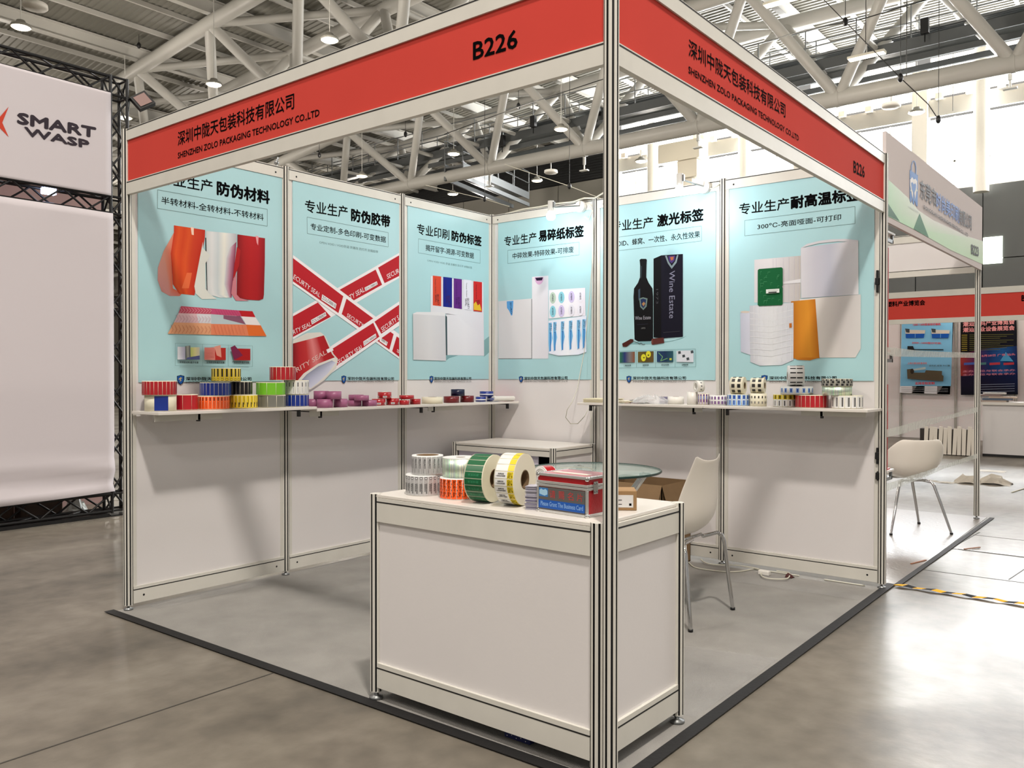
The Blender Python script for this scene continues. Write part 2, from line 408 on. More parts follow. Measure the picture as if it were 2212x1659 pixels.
def logo(t, ax, sh, cj, en):
    """sh: shield box u0,v0,u1,v1; cj/en: (bl, br, tl)"""
    d = (1 if ax == 0 else -1)*.0104; u0, v0, u1, v1 = sh; A = Art(ax, 0, 0, 1, .0101)
    X = lambda a, b: (u0+(u1-u0)*a, v0+(v1-v0)*b)
    A.poly([X(*p) for p in ((.5, 0), (.75, .06), (1, .1), (.98, .5), (.8, .82), (.5, 1), (.2, .82), (.02, .5), (0, .1), (.25, .06))], (.05, .12, .25))
    A.poly([X(*p) for p in ((.5, .07), (.9, .15), (.88, .5), (.7, .78), (.5, .92), (.3, .78), (.12, .5), (.1, .15))], (.12, .33, .62))
    A.poly([X(*p) for p in ((.2, .42), (.5, .22), (.72, .32), (.5, .42), (.62, .55), (.35, .68), (.45, .5))], (.72, .66, .48))
    A.mb.build('shield_logo', INK, t)
    f = MB(); ptext(f, NAME, ax, d, *cj, bold=.03); f.build('company_lettering', ink_k, t)
    f = MB(); ptext(f, ENG, ax, d, *en, bold=0); f.build('company_lettering', ink_k, t)
LT = [(-2.985+.04, -2.022-.02), (-1.955, -1.055), (-.955, -.05)]
# poster 1 -----------------------------------------------------------
t = poster(0, P(299, 600, 0, .01).y, P(610, 600, 0, .01).y, 1.215, 'teal poster with orange, silver and red film rolls, leftmost on the left wall', (0, -2.5, 1.2))
headline(t, 0, ('专业生产', (344, 396.5), (459, 417), 368), ('防伪材料', (469.3, 420.3), (582, 440.7), 391.3),
         ('半转材料-全转材料-不转材料', (348.6, 440), (569.5, 476.7), 424), [(340.4, 410), (577.4, 452), (577.4, 488.6), (340, 450)])
A = Art(0, 340, 480, 4.482)
A.poly([(160, 100), (60, 280), (5, 440), (2, 560), (40, 670), (120, 715), (215, 715), (240, 690), (150, 640), (130, 300)], [(.84, .52, .42), (.86, .6, .52), (.86, .62, .58), (.84, .6, .58), (.8, .55, .52), (.8, .56, .54), (.85, .5, .42), (.85, .4, .3), (.85, .42, .3), (.85, .45, .35)])
R1 = (.76, .22, .13); R2 = (.84, .33, .15)
A.hgrad([(160, 30), (160, 100), (130, 300), (150, 600), (210, 692)], [(462, 75), (460, 150), (415, 400), (375, 620), (360, 708)], [R1, R2, (.80, .27, .13), R2, (.78, .25, .14), R1, (.72, .18, .12)])
A.poly([(322, 45), (352, 52), (352, 125), (332, 120)], (.93, .80, .72)); A.poly([(285, 490), (335, 490), (305, 640), (235, 640)], (.88, .42, .25))
G = [(.78, .80, .80), (.86, .87, .87), (.78, .82, .83), (.9, .9, .86), (.80, .82, .83), (.70, .70, .72)]
A.hgrad([(470, 85), (470, 300), (473, 640), (500, 700), (600, 730)], [(765, 112), (765, 200), (745, 500), (725, 700), (720, 732)], G)
A.hgrad([(700, 250), (670, 350), (650, 600), (690, 728)], [(765, 190), (752, 350), (732, 600), (718, 730)], [(.80, .80, .82), (.72, .52, .60), (.50, .12, .25)])
A.poly([(463, 150), (473, 150), (485, 690), (478, 690), (470, 380)], (.1, .12, .12))
A.poly([(440, 190), (440, 250), (510, 320), (465, 400), (466, 640), (500, 690), (575, 742), (430, 745), (370, 690), (358, 620), (400, 400)], (.84, .85, .82))
A.hgrad([(775, 118), (775, 300), (768, 710), (800, 735), (870, 750)], [(1042, 155), (1040, 400), (1032, 700), (1025, 742), (985, 757)], [(.50, .09, .11), (.66, .12, .13), (.70, .13, .14), (.68, .12, .14), (.55, .10, .12)])
A.poly([(770, 240), (805, 270), (790, 420), (750, 520), (730, 560), (745, 420)], (.68, .13, .14)); A.poly([(765, 495), (768, 700), (800, 735), (890, 762), (760, 760), (715, 690), (730, 570)], (.80, .50, .54))
A.poly([(950, 130), (980, 138), (975, 225), (962, 200)], (.88, .6, .62))
def q4(a, b, c, d, col): A.poly([a, b, c, d], col)
q4((230, 812), (520, 835), (520, 890), (205, 880), (.74, .32, .40)); q4((520, 835), (790, 855), (815, 912), (520, 890), (.76, .30, .46)); q4((790, 855), (920, 862), (950, 920), (815, 912), (.72, .12, .14))
q4((205, 880), (520, 890), (520, 980), (160, 970), (.85, .72, .74)); q4((380, 886), (520, 890), (520, 980), (400, 976), (.82, .82, .84)); q4((520, 890), (815, 912), (860, 992), (520, 984), (.70, .76, .78)); A.poly([(640, 900), (760, 910), (800, 905), (855, 990), (640, 935)], (.52, .33, .42)); q4((815, 912), (950, 920), (1000, 998), (860, 992), (.90, .88, .88))
q4((160, 970), (520, 980), (520, 1090), (100, 1080), (.85, .62, .47)); q4((520, 984), (860, 992), (885, 1100), (520, 1090), (.85, .50, .36)); q4((860, 992), (1000, 998), (1057, 1103), (885, 1100), (.86, .42, .18))
for i in range(11):
    for r_, (y0, y1, x0, x1, cc) in enumerate(((815, 886, 225, 510, (.88, .62, .68)), (888, 976, 190, 500, (.76, .56, .62)), (984, 1084, 140, 505, (.72, .42, .30)))):
        x = x0+(x1-x0)*i/10; A.line([(x-9, y0+8+i*1.5), (x+14, (y0+y1)/2+4), (x-12, y1-6)], 3, cc)
for i in range(9): A.line([(545+i*34, 995), (575+i*34, 1088)], 2.5, (.76, .38, .26)); A.line([(560+i*25, 842+i), (585+i*27, 895+i*2)], 2.5, (.62, .20, .36))
gl = (.42, .56, .56)
A.line([(172, 1172), (922, 1198), (922, 1397), (172, 1388)], 2.2, gl, True); A.line([(437, 1181), (437, 1391)], 2.2, gl); A.line([(686, 1190), (686, 1394)], 2.2, gl)
A.hgrad([(195, 1205), (195, 1330)], [(270, 1208), (270, 1330)], [(.85, .86, .88), (.70, .70, .80)]); A.hgrad([(268, 1200), (275, 1330)], [(318, 1195), (322, 1328)], [(.35, .38, .38), (.65, .66, .62), (.3, .32, .36)])
A.hgrad([(320, 1212), (322, 1328)], [(410, 1210), (410, 1330)], [(.75, .80, .45), (.88, .86, .62), (.82, .80, .75)]); A.poly([(290, 1310), (410, 1290), (410, 1330), (280, 1328)], (.35, .38, .58))
A.poly([(455, 1213), (555, 1215), (560, 1335), (455, 1332)], (.82, .50, .46)); A.poly([(555, 1215), (662, 1217), (662, 1335), (560, 1335)], (.66, .16, .14)); A.poly([(550, 1205), (612, 1190), (620, 1310), (575, 1290)], (.82, .56, .50))
for i in range(8): A.line([(462, 1218+i*14), (550, 1212+i*14)], 3, (.72, .30, .28))
A.poly([(735, 1222), (900, 1226), (900, 1338), (740, 1336)], (.64, .11, .12)); A.poly([(708, 1212), (750, 1192), (828, 1290), (742, 1335)], (.45, .14, .28))
for s_, x0, x1 in (('半转移材料揭开效果', 215, 398), ('全转移材料揭开效果', 475, 648), ('不转移材料揭开效果', 722, 887)): A.text(s_, (x0, 1366), (x1, 1370), (x0, 1345), (.1, .14, .14), .02)
A.mb.build('artwork', INK, t)
logo(t, 0, (382, 810, 398.5, 831.5), ((400.8, 822), (543, 822), 814.4), ((400.8, 828.8), (543, 828.8), 824.2))
# poster 2 -----------------------------------------------------------
t = poster(0, P(633, 600, 0, .01).y, P(862.5, 600, 0, .01).y, 1.218, 'teal poster with crossed red security tape strips and a tape roll', (0, -1.5, 1.2))
headline(t, 0, ('专业生产', (659, 457.8), (751, 471.5), 431), ('防伪胶带', (759.2, 476.8), (842.2, 491.6), 450.6), ('专业定制-多色印刷-可变数据', (671, 495.8), (833.3, 524.3), 481.6),
         [(663.2, 468.9), (838.8, 502.5), (838.8, 533.4), (663.7, 504.4)], ('OPEN VOID / VOID防盗 防篡改 防打开 封箱胶带', (689.7, 526.2), (816.6, 547), 520))
A = Art(0, 600, 340, 2.8605); RD = (.72, .13, .17); WH = (.93, .92, .93)
A.poly([(94, 965), (750, 590), (750, 745), (94, 1125)], WH)
A.poly([(94, 982), (248, 896), (328, 985), (94, 1110)], RD); A.poly([(382, 818), (605, 693), (645, 787), (462, 888)], RD); A.poly([(620, 681), (750, 605), (750, 733), (660, 777)], RD)
A.text('SECUR', (678, 752), (752, 712), (672, 724), WH); A.text('TY SEAL', (448, 882), (538, 828), (440, 852), WH); A.text('RTY SEAL', (98, 1095), (208, 1040), (92, 1068), WH)
A.poly([(536, 805), (612, 765), (618, 785), (542, 828)], WH); A.text('ZOLO88810', (543, 822), (614, 784), (539, 809), (.1, .1, .1)); A.poly([(205, 1005), (295, 955), (301, 978), (211, 1033)], WH); A.text('ZOLO88809', (213, 1026), (297, 977), (208, 1009), (.1, .1, .1))
A.poly([(94, 603), (750, 1092), (750, 1245), (94, 782)], WH)
A.poly([(94, 622), (405, 858), (375, 962), (94, 766)], RD); A.poly([(425, 873), (592, 996), (535, 1062), (505, 1052), (395, 968)], RD); A.poly([(660, 1052), (716, 1092), (690, 1188), (600, 1122)], RD); A.poly([(735, 1106), (750, 1117), (750, 1232), (707, 1198)], RD)
A.text('ECURTY SEAL', (95, 748), (258, 866), (103, 722), WH); A.text('SECURTY', (425, 985), (525, 1052), (432, 962), WH); A.text('S', (735, 1200), (748, 1212), (738, 1182), WH)
A.poly([(275, 846), (363, 905), (356, 936), (269, 880)], WH); A.text('ZOLO88818', (275, 875), (355, 929), (278, 853), (.1, .1, .1)); A.poly([(635, 1112), (680, 1142), (672, 1165), (628, 1135)], WH); A.text('88819', (640, 1133), (674, 1156), (643, 1117), (.1, .1, .1))
A.poly([(320, 1172), (750, 890), (750, 1040), (190, 1432), (200, 1340)], WH)
A.poly([(330, 1187), (590, 1022), (628, 1108), (352, 1296)], RD); A.poly([(598, 1015), (750, 910), (750, 1012), (640, 1090)], RD)
A.text('SECURTY SEAL', (372, 1284), (530, 1180), (362, 1258), WH); A.text('SECURTY S', (646, 1080), (752, 1002), (636, 1052), WH); A.poly([(528, 1138), (605, 1088), (610, 1112), (533, 1166)], WH); A.text('ZOLO88806', (535, 1158), (607, 1110), (531, 1143), (.1, .1, .1))
A.poly([(94, 1128), (180, 1085), (265, 1080), (295, 1105), (345, 1215), (372, 1245), (362, 1300), (290, 1375), (200, 1436), (130, 1400), (94, 1385)], (.86, .85, .82))
A.hgrad([(94, 1150), (94, 1385), (110, 1392)], [(285, 1100), (335, 1215), (352, 1235)], [(.50, .10, .12), (.70, .15, .17), (.74, .2, .2), (.86, .5, .5), (.70, .13, .15), (.64, .12, .14)])
A.text('RITY SEAL', (118, 1330), (302, 1215), (110, 1302), (.85, .75, .72)); A.poly([(300, 1188), (335, 1172), (345, 1192), (308, 1210)], WH)
A.poly([(112, 1392), (160, 1335), (250, 1275), (345, 1238), (368, 1262), (350, 1300), (290, 1365), (200, 1432), (130, 1405)], (.88, .87, .84))
A.hgrad([(132, 1392), (180, 1340), (250, 1290), (335, 1255)], [(205, 1425), (250, 1390), (310, 1335), (358, 1268)], [(.56, .58, .66), (.72, .74, .82), (.82, .84, .90)])
A.mb.build('artwork', INK, t)
logo(t, 0, (737.5, 811, 748, 829), ((750.5, 821), (851, 821.6), 814), ((750.5, 826.5), (851, 826.8), 822.6))
# poster 3 -----------------------------------------------------------
t = poster(0, P(881, 600, 0, .01).y, P(1056, 600, 0, .01).y, 1.222, 'teal poster with white boxes under five coloured seal strips', (0, -.5, 1.2))
headline(t, 0, ('专业印刷', (901, 505.3), (970.4, 518.6), 482.5), ('防伪标签', (976, 519.5), (1039.7, 531.9), 498), ('揭开留字-溯源-可变数据', (919.5, 541.4), (1023.5, 558.9), 528),
         [(903.9, 515.7), (1037.2, 540.4), (1037.2, 568.9), (903.5, 546)], ('OPEN VOID/ VOID 防盗 防篡改 防打开 封箱标签', (922.9, 565), (1019.7, 580.9), 560))
A = Art(0, 600, 340, 2.8605)
A.poly([(1275, 1130), (1306, 1105), (1306, 1205), (1275, 1232)], (.50, .66, .67)); A.poly([(1040, 1222), (1120, 1222), (1060, 1240), (1038, 1257)], (.48, .64, .66))
A.hgrad([(945, 733), (945, 960), (1040, 965), (1045, 1221)], [(1270, 771), (1272, 990), (1274, 1100), (1275, 1226)], [(.86, .86, .88), (.88, .88, .90), (.84, .84, .87)])
A.poly([(1036, 975), (1046, 985), (1048, 1222), (1036, 1224)], (.22, .30, .32))
for x0, x1, y0, c_ in ((958, 1010, 730, (.82, .28, .18)), (1022, 1077, 738, (.10, .14, .52)), (1088, 1138, 747, (.38, .15, .50)), (1150, 1196, 754, (.88, .88, .92)), (1210, 1262, 765, (.78, .16, .16))):
    A.poly([(x0, y0), (x1, y0+6), (x1, y0+190), (x0, y0+184)], c_)
    tc_ = (.12, .10, .14) if c_[0] > .5 else (.22, .10, .32)
    A.text('SECURITY', (x1-26, y0+115), (x1-24, y0+182), (x1-14, y0+116), tc_, .02); A.text('SEAL', (x1-38, y0+118), (x1-37, y0+165), (x1-28, y0+118), tc_, .02); A.text('Tamper Evident', (x0+12, y0+20), (x0+13, y0+110), (x0+20, y0+20), tc_)
A.poly([(1211, 905), (1225, 890), (1235, 915), (1248, 905), (1260, 948), (1212, 942)], (.88, .72, .20))
A.hgrad([(835, 965), (838, 1250)], [(1035, 975), (1040, 1257)], [(.80, .80, .81), (.84, .84, .85), (.80, .80, .82)]); A.poly([(835, 965), (860, 955), (1020, 956), (1036, 966), (1035, 980), (838, 968)], (.88, .88, .89))
A.mb.build('artwork', INK, t)
logo(t, 0, (928, 811.8, 936.2, 827.7), ((937.8, 821), (1018, 820.9), 814.5), ((937.8, 826), (1018, 826), 822.4))
# poster 4 -----------------------------------------------------------
t = poster(1, P(1076, 600, 1, -.01).x, P(1277.5, 600, 1, -.01).x, 1.222, 'teal poster with white cartons and a roll of round and blue labels', (.5, 0, 1.2))
headline(t, 1, ('专业生产', (1089.2, 532.6), (1158.5, 523), 511.5), ('易碎纸标签', (1164, 522), (1260.4, 511), 498.5), ('中碎效果-特碎效果-可排废', (1107.3, 559.8), (1239, 545.5), 547),
         [(1096.7, 541), (1251, 523), (1251, 550.7), (1096.7, 569.4)])
A = Art(1, 1050, 400, 3.317)
A.hgrad([(88, 832), (88, 1243)], [(328, 812), (328, 1243)], [(.83, .83, .84), (.86, .86, .87)]); A.line([(88, 1244), (327, 1243), (327, 815)], 3, (.12, .14, .15))
A.hgrad([(329, 657), (329, 1243)], [(446, 648), (446, 1243)], [(.88, .88, .90), (.85, .85, .88)])
A.poly([(148, 832), (196, 828), (194, 870), (188, 932), (180, 935), (165, 900), (150, 880)], (.35, .62, .85)); A.text('SECURITY', (170, 840), (176, 928), (182, 838), (.10, .15, .30), .02)
A.ell(380, 660, 32, 52, (.82, .66, .80), 14, 0, 180); A.poly([(352, 664), (408, 660), (400, 682), (362, 684)], (.15, .10, .20))
A.hgrad([(450, 752), (450, 956)], [(710, 735), (712, 935)], [(.90, .90, .93), (.93, .93, .95), (.90, .89, .93)])
for r_, y in enumerate((808, 905)):
    for i, x in enumerate((478, 540, 612, 676)):
        yy = y-i*4; A.ell(x, yy, 22, 42, ((.72, .80, .74), (.55, .80, .86), (.80, .76, .90), (.88, .88, .92))[(i+r_) % 4] if i < 3 else (.90, .90, .94), 16)
        A.text('AUTHENTIC', (x-6, yy-26), (x-6, yy+26), (x+5, yy-26), (.15, .12, .25), .02)
A.hgrad([(448, 972), (448, 1205), (520, 1222)], [(718, 935), (718, 1195), (660, 1215)], [(.86, .88, .94), (.92, .94, .97), (.86, .89, .95)])
for i, x in enumerate((462, 495, 550, 608, 665, 703)):
    y0 = 985-i*5; A.poly([(x-14, y0+2), (x+10, y0), (x+6, y0+60), (x+14, y0+110), (x-2, y0+190), (x-10, y0+215), (x-16, y0+120)], (.50, .74, .90)); A.poly([(x-6, y0+70), (x+4, y0+70), (x+2, y0+205), (x-6, y0+205)], (.22, .48, .74))
    A.text('SECURITY', (x-8, y0+2), (x-8, y0+78), (x-1, y0+2), (.10, .14, .28), .02); A.text('SEAL', (x+2, y0+12), (x+2, y0+62), (x+9, y0+12), (.10, .14, .28), .02)
A.mb.build('artwork', INK, t)
logo(t, 1, (1121, 812.4, 1130, 826.6), ((1132.3, 820.9), (1225.8, 820), 814), ((1132.3, 826), (1225.8, 825.5), 822.3))
# poster 5 -----------------------------------------------------------
t = poster(1, P(1297, 600, 1, -.01).x, P(1545.5, 600, 1, -.01).x, 1.222, 'teal poster with a dark wine bottle beside its tall black gift box', (1.5, 0, 1.2))
headline(t, 1, ('专业生产', (1321.3, 501), (1410.3, 491.5), 478), ('激光标签', (1420.2, 489.8), (1519, 475.8), 465), ('VOID、蜂窝、一次性、永久性效果', (1326, 534), (1511.9, 513), 520.5),
         [(1309, 516), (1515.2, 488), (1515.2, 520.6), (1309, 544.7)])
A = Art(1, 1050, 400, 3.317); K = (.045, .045, .055)
A.poly([(1000, 1140), (1100, 1120), (1330, 1118), (1440, 1080), (1400, 1100), (1200, 1140)], (.50, .68, .70))
A.poly([(1100, 535), (1110, 528), (1145, 528), (1152, 535), (1150, 575), (1148, 660), (1165, 700), (1192, 740), (1197, 800), (1197, 1098), (1180, 1118), (1090, 1120), (1064, 1106), (1056, 800), (1060, 740), (1088, 700), (1103, 660), (1104, 575)], K)
A.poly([(1090, 750), (1104, 740), (1104, 805), (1092, 830)], (.22, .28, .34)); A.poly([(1108, 580), (1118, 578), (1114, 660), (1106, 672)], (.16, .2, .22))
A.poly([(1097, 812), (1125, 803), (1157, 812), (1150, 870), (1127, 895), (1104, 872)], (.40, .48, .46)); A.poly([(1106, 820), (1125, 812), (1148, 820), (1140, 865), (1127, 882), (1112, 866)], (.12, .18, .32)); A.poly([(1116, 850), (1130, 835), (1142, 848), (1128, 868)], (.62, .46, .30))
A.text('Wine Estate', (1068, 966), (1180, 960), (1068, 940), (.62, .62, .66)); A.line([(1080, 1000), (1160, 994)], 2, (.2, .2, .26)); A.text('1973', (1112, 1032), (1140, 1030), (1112, 1020), (.5, .5, .5))
A.poly([(1200, 527), (1255, 503), (1255, 1098), (1200, 1090)], (.035, .035, .05)); A.poly([(1255, 503), (1410, 493), (1410, 1086), (1255, 1098)], (.07, .065, .12))
A.poly([(1282, 506), (1302, 560), (1330, 600), (1365, 555), (1378, 500), (1368, 500), (1355, 545), (1330, 578), (1308, 545), (1295, 504)], (.50, .56, .58)); A.poly([(1305, 508), (1355, 504), (1350, 540), (1330, 560), (1312, 545)], (.30, .22, .45)); A.poly([(1318, 515), (1345, 512), (1340, 535), (1325, 540)], (.72, .40, .25))
A.text('Wine Estate', (1312, 615), (1312, 955), (1352, 612), (.52, .52, .60)); A.text('1973', (1218, 745), (1218, 850), (1234, 744), (.26, .26, .28)); A.line([(1270, 1056), (1388, 1046)], 2, (.3, .3, .32))
A.poly([(1188, 1100), (1272, 1092), (1277, 1130), (1192, 1144)], (.34, .17, .15)); A.ell(1190, 1122, 6, 21, (.42, .24, .2), 12)
A.poly([(975, 1135), (1000, 1122), (1035, 1102), (1056, 1105), (1055, 1120), (1005, 1158), (980, 1158)], (.28, .13, .11)); A.line([(1055, 1118), (1085, 1128), (1100, 1138), (1110, 1130), (1122, 1142), (1140, 1140)], 4, (.3, .32, .32))
A.line([(942, 1190), (1500, 1173), (1502, 1302), (942, 1308)], 2, gl, True)
for x in (1077, 1214, 1354): A.line([(x, 1184), (x, 1305)], 2, gl)
A.hgrad([(958, 1197), (958, 1272)], [(1065, 1193), (1065, 1270)], [(.18, .42, .28), (.16, .2, .42), (.45, .45, .45), (.5, .28, .16)])
A.hgrad([(1088, 1194), (1088, 1270)], [(1200, 1190), (1200, 1268)], [(.40, .34, .16), (.32, .28, .14), (.38, .30, .16)]); A.ell(1128, 1236, 18, 26, (.82, .80, .20)); A.ell(1163, 1212, 18, 24, (.82, .80, .20)); A.ell(1131, 1236, 6, 5, (.3, .3, .1)); A.ell(1163, 1218, 6, 5, (.3, .3, .1))
A.hgrad([(1224, 1190), (1224, 1267)], [(1341, 1188), (1341, 1267)], [(.14, .24, .40), (.12, .20, .32), (.16, .32, .36)]); A.line([(1235, 1200), (1265, 1230), (1250, 1260), (1300, 1240)], 5, (.42, .62, .40)); A.poly([(1314, 1240), (1330, 1240), (1330, 1254), (1314, 1254)], (.75, .75, .25))
A.poly([(1365, 1187), (1486, 1183), (1486, 1268), (1365, 1266)], (.80, .82, .85))
for x, y in ((1385, 1200), (1415, 1225), (1445, 1245), (1475, 1195)): A.poly([(x-10, y-8), (x+8, y-12), (x+12, y+6), (x-7, y+11)], (.25, .28, .30))
for s_, x0, x1, y in (('二维码效果', 985, 1038, 1298), ('局部效果', 1122, 1165, 1296), ('定位效果', 1255, 1310, 1294), ('全网格效果', 1402, 1448, 1293)): A.text(s_, (x0, y), (x1, y-1), (x0, y-12), (.15, .22, .22), .02)
A.mb.build('artwork', INK, t)
logo(t, 1, (1353.3, 811.7, 1364, 827.5), ((1366.8, 819.9), (1481.6, 819.9), 813.4), ((1366.8, 826.3), (1481.6, 826.3), 822.2))
# poster 6 -----------------------------------------------------------
t = poster(1, P(1575, 600, 1, -.01).x, P(1888, 600, 1, -.01).x, 1.222, 'teal poster with big white label rolls and a green circuit board', (2.5, 0, 1.2))
headline(t, 1, ('专业生产', (1596.7, 464.6), (1704.4, 452), 440), ('耐高温标签', (1708.7, 451), (1858.6, 432), 425), ('300℃-亮面哑面-可打印', (1636.2, 496), (1816.7, 475), 484),
         [(1608.5, 476.4), (1847, 446), (1847, 483), (1608.5, 509.5)])
A = Art(1, 1540, 360, 2.963)
A.hgrad([(265, 596), (265, 870)], [(562, 570), (562, 870)], [(.82, .81, .82), (.86, .85, .86), (.80, .79, .80), (.74, .72, .70)])
for x in (385, 405, 450, 485, 520, 545): A.line([(x, 590-(x-385)*.08), (x, 862)], 3, (.78, .77, .80))
A.poly([(450, 738), (562, 718), (562, 742), (450, 752)], (.86, .86, .87))
A.hgrad([(555, 848), (560, 1000), (600, 1150), (680, 1222)], [(946, 818), (946, 1000), (946, 1165), (912, 1222)], [(.86, .85, .84), (.84, .82, .80), (.80, .78, .77), (.81, .80, .79)])
A.hgrad([(562, 520), (563, 700), (565, 842)], [(930, 470), (931, 650), (932, 818)], [(.82, .82, .84), (.76, .76, .80), (.72, .73, .78), (.78, .78, .80), (.84, .84, .85)])
A.poly([(562, 522), (600, 495), (680, 475), (760, 465), (850, 462), (930, 471), (925, 480), (800, 478), (680, 490), (600, 510)], (.80, .80, .82))
A.hgrad([(500, 862), (508, 1000), (515, 1228)], [(655, 848), (668, 1030), (682, 1226)], [(.70, .42, .12), (.80, .52, .16), (.84, .56, .18), (.74, .44, .12)]); A.poly([(515, 1222), (682, 1222), (620, 1240), (540, 1236)], (.76, .46, .13))
A.hgrad([(175, 938), (178, 1185)], [(238, 922), (240, 1205)], [(.72, .74, .80), (.80, .81, .86)]); A.ell(206, 930, 30, 7, (.80, .75, .70))
A.hgrad([(235, 890), (236, 1100), (240, 1250), (300, 1274)], [(516, 870), (516, 1100), (515, 1238), (440, 1270)], [(.74, .75, .78), (.84, .85, .87), (.86, .87, .88), (.82, .83, .85), (.78, .79, .82)])
for i in range(8): A.line([(238, 935+i*38), (370, 948+i*38), (512, 915+i*38)], 3, (.88, .89, .90))
for i in range(9): A.line([(262+i*30, 890), (264+i*29, 1245)], 2.5, (.88, .89, .90))
A.poly([(488, 1003), (504, 1001), (505, 1030), (489, 1031)], (.72, .42, .16))
A.poly([(287, 662), (296, 655), (438, 644), (447, 651), (447, 762), (440, 768), (447, 774), (447, 878), (440, 886), (296, 892), (287, 885)], (.07, .36, .20))
for i in range(26):
    x = 300+random.random()*120; y = 665+random.random()*200
    if 775 < y < 815 and x > 325: continue
    A.line([(x, y), (x+6+random.random()*18, y-1)], 1.6, (.32, .60, .42)); A.line([(x, y), (x, y+8+random.random()*14)], 1.3, (.25, .54, .36))
A.poly([(340, 786), (425, 781), (425, 806), (340, 812)], (.88, .90, .88)); A.line([(352, 795), (415, 791)], 2, (.4, .45, .4)); A.poly([(355, 802), (408, 799), (408, 806), (355, 809)], (.1, .12, .1))
A.mb.build('artwork', INK, t)
logo(t, 1, (1644.7, 810, 1658.3, 825), ((1661.7, 819.9), (1807, 819.9), 813), ((1661.7, 826.6), (1807, 826.6), 822.4))
# ------------------------------------------------------------------ hall: roof, trusses, end wall
def zc(x): return 12.2-.003*(x+5)**2 if x < -5 else 12.2-.0012*(x+5)**2
XN = [-15.87+4.24*k for k in range(-9, 9)]        # bottom chord nodes
XT = [x-2.12 for x in XN]+[XN[-1]+2.12]            # top chord nodes
DECK = .62
# corrugated deck, ribs running along x
b = MB(); yy = []; y = -20.0; per = .20
while y < YB+.3:
    yy += [(y, 0), (y+.06, 0), (y+.085, .03), (y+.175, .03)]; y += per
xs = [-54+4*i for i in range(20)]
vs = [(x, yv, zc(x)+DECK+dz) for x in xs for yv, dz in yy]; n = len(yy)
b.add(vs, [(i*n+j, i*n+j+1, (i+1)*n+j+1, (i+1)*n+j) for i in range(len(xs)-1) for j in range(n-1)])
b.build('ceiling', deckm).__setitem__('kind', 'structure')
ceil_ = bpy.data.objects['ceiling']; ceil_['label'] = 'grey corrugated steel roof deck of the hall'
# main beams and purlins along y
def arc(xa, xb, off, k=6): return [(xa+(xb-xa)*i/k, zc(xa+(xb-xa)*i/k)+off) for i in range(k+1)]
for i, x in enumerate(XT):
    b = MB(); z = zc(x)
    b.box((x-.11, -20, z+.16), (x+.11, YB, z+.19)); b.box((x-.012, -20, z+.19), (x+.012, YB, z+.55)); b.box((x-.12, -20, z+.55), (x+.12, YB, z+.58))
    b.build('roof_beam', truss_w, ceil_)
    if i+1 < len(XT):
        for q in (1/3, 2/3):
            xx = x+(XT[i+1]-x)*q; z = zc(xx); b = MB(); b.box((xx-.035, -20, z+.46), (xx+.035, YB, z+.60)); b.build('purlin', truss_w, ceil_)
def truss(yc, label, hw=1.5, zb=9.0):
    t = thing('roof_truss', label, 'roof truss', (-15, yc, zb))
    b = MB(); b.tube([(-52, yc, zb), (20, yc, zb)], .235, 20); b.build('bottom_chord', truss_w, t)
    for sd in (-1, 1):
        b = MB(); b.tube([(x, yc+sd*hw, zc(x)-.12) for x in XT], .21, 16); b.build('top_chord', truss_w, t)
    for i, x in enumerate(XN):
        for xa in (XT[i], XT[i+1]):
            for sd in (-1, 1):
                b = MB(); b.tube([(x, yc, zb), (xa, yc+sd*hw, zc(xa)-.12)], .15, 12, caps=False); b.build('web_tube', truss_w, t)
        b2 = MB(); b2.tube([(x-.05, yc, zb), (x+.05, yc, zb)], .25, 20); b2.build('joint_collar', truss_w, t)
        for xa in (XT[i], XT[i+1]):
            q = [Vector((x, yc, zb)).lerp(Vector((xa, yc+sd*hw, zc(xa)-.12)), .42) for sd in (-1, 1)]; b = MB(); b.tube(q, .075, 8, caps=False); b.build('stub_brace', truss_w, t)
        b = MB(); b.tube([(XT[i], yc-hw, zc(XT[i])-.12), (XT[i+1], yc+hw, zc(XT[i+1])-.12)], .12, 10, caps=False); b.build('plan_brace', truss_w, t)
    return t
truss(18.8, 'white tubular roof truss crossing behind the booth, above its back wall')
truss(10.0, 'white tubular roof truss whose top chords show above the left red sign')
truss(1.2, 'white tubular roof truss in the top left corner of the photo')
# catwalk along the far truss
def catwalk(name, label, p, q, wd, side):
    """steel walkway from p to q with deck, fascia plates, rails and posts"""
    t = thing(name, label, 'catwalk', p); p, q = Vector(p), Vector(q); d = (q-p).normalized(); L = (q-p).length; nrm = Vector((-d.y, d.x, 0))
    b = MB(); b.beam(p, q, wd, .06); b.build('deck', cat_m, t)
    for s_ in (-1, 1):
        o = nrm*(s_*wd/2); b = MB(); b.beam(p+o+Vector((0, 0, -.02)), q+o+Vector((0, 0, -.02)), .05, .30); b.build('side_plate', cat_m, t)
        b = MB(); b.beam(p+o+Vector((0, 0, -.42)), q+o+Vector((0, 0, -.42)), .08, .16); b.build('bearer', cat_m, t)
        for h in (.55, 1.05): b = MB(); b.tube([p+o+Vector((0, 0, h)), q+o+Vector((0, 0, h))], .022, 6); b.build('handrail', steel, t)
        k = int(L/1.4)
        for i in range(k+1):
            c = p+o+d*(L*i/k); b = MB(); b.tube([c, c+Vector((0, 0, 1.05))], .02, 6); b.build('rail_post', steel, t)
    return t
cw = catwalk('catwalk', 'long grey steel catwalk with handrails crossing under the roof', (-34, 19.6, 10.05), (10, 19.6, 10.25), .9, 1)
catwalk('catwalk', 'short steel catwalk branching off towards the end wall', tuple(P(930, 338, 2, 9.3).lerp(P(1125, 424, 2, 9.3), .22)), tuple(P(1125, 424, 2, 9.3)), .8, 1)
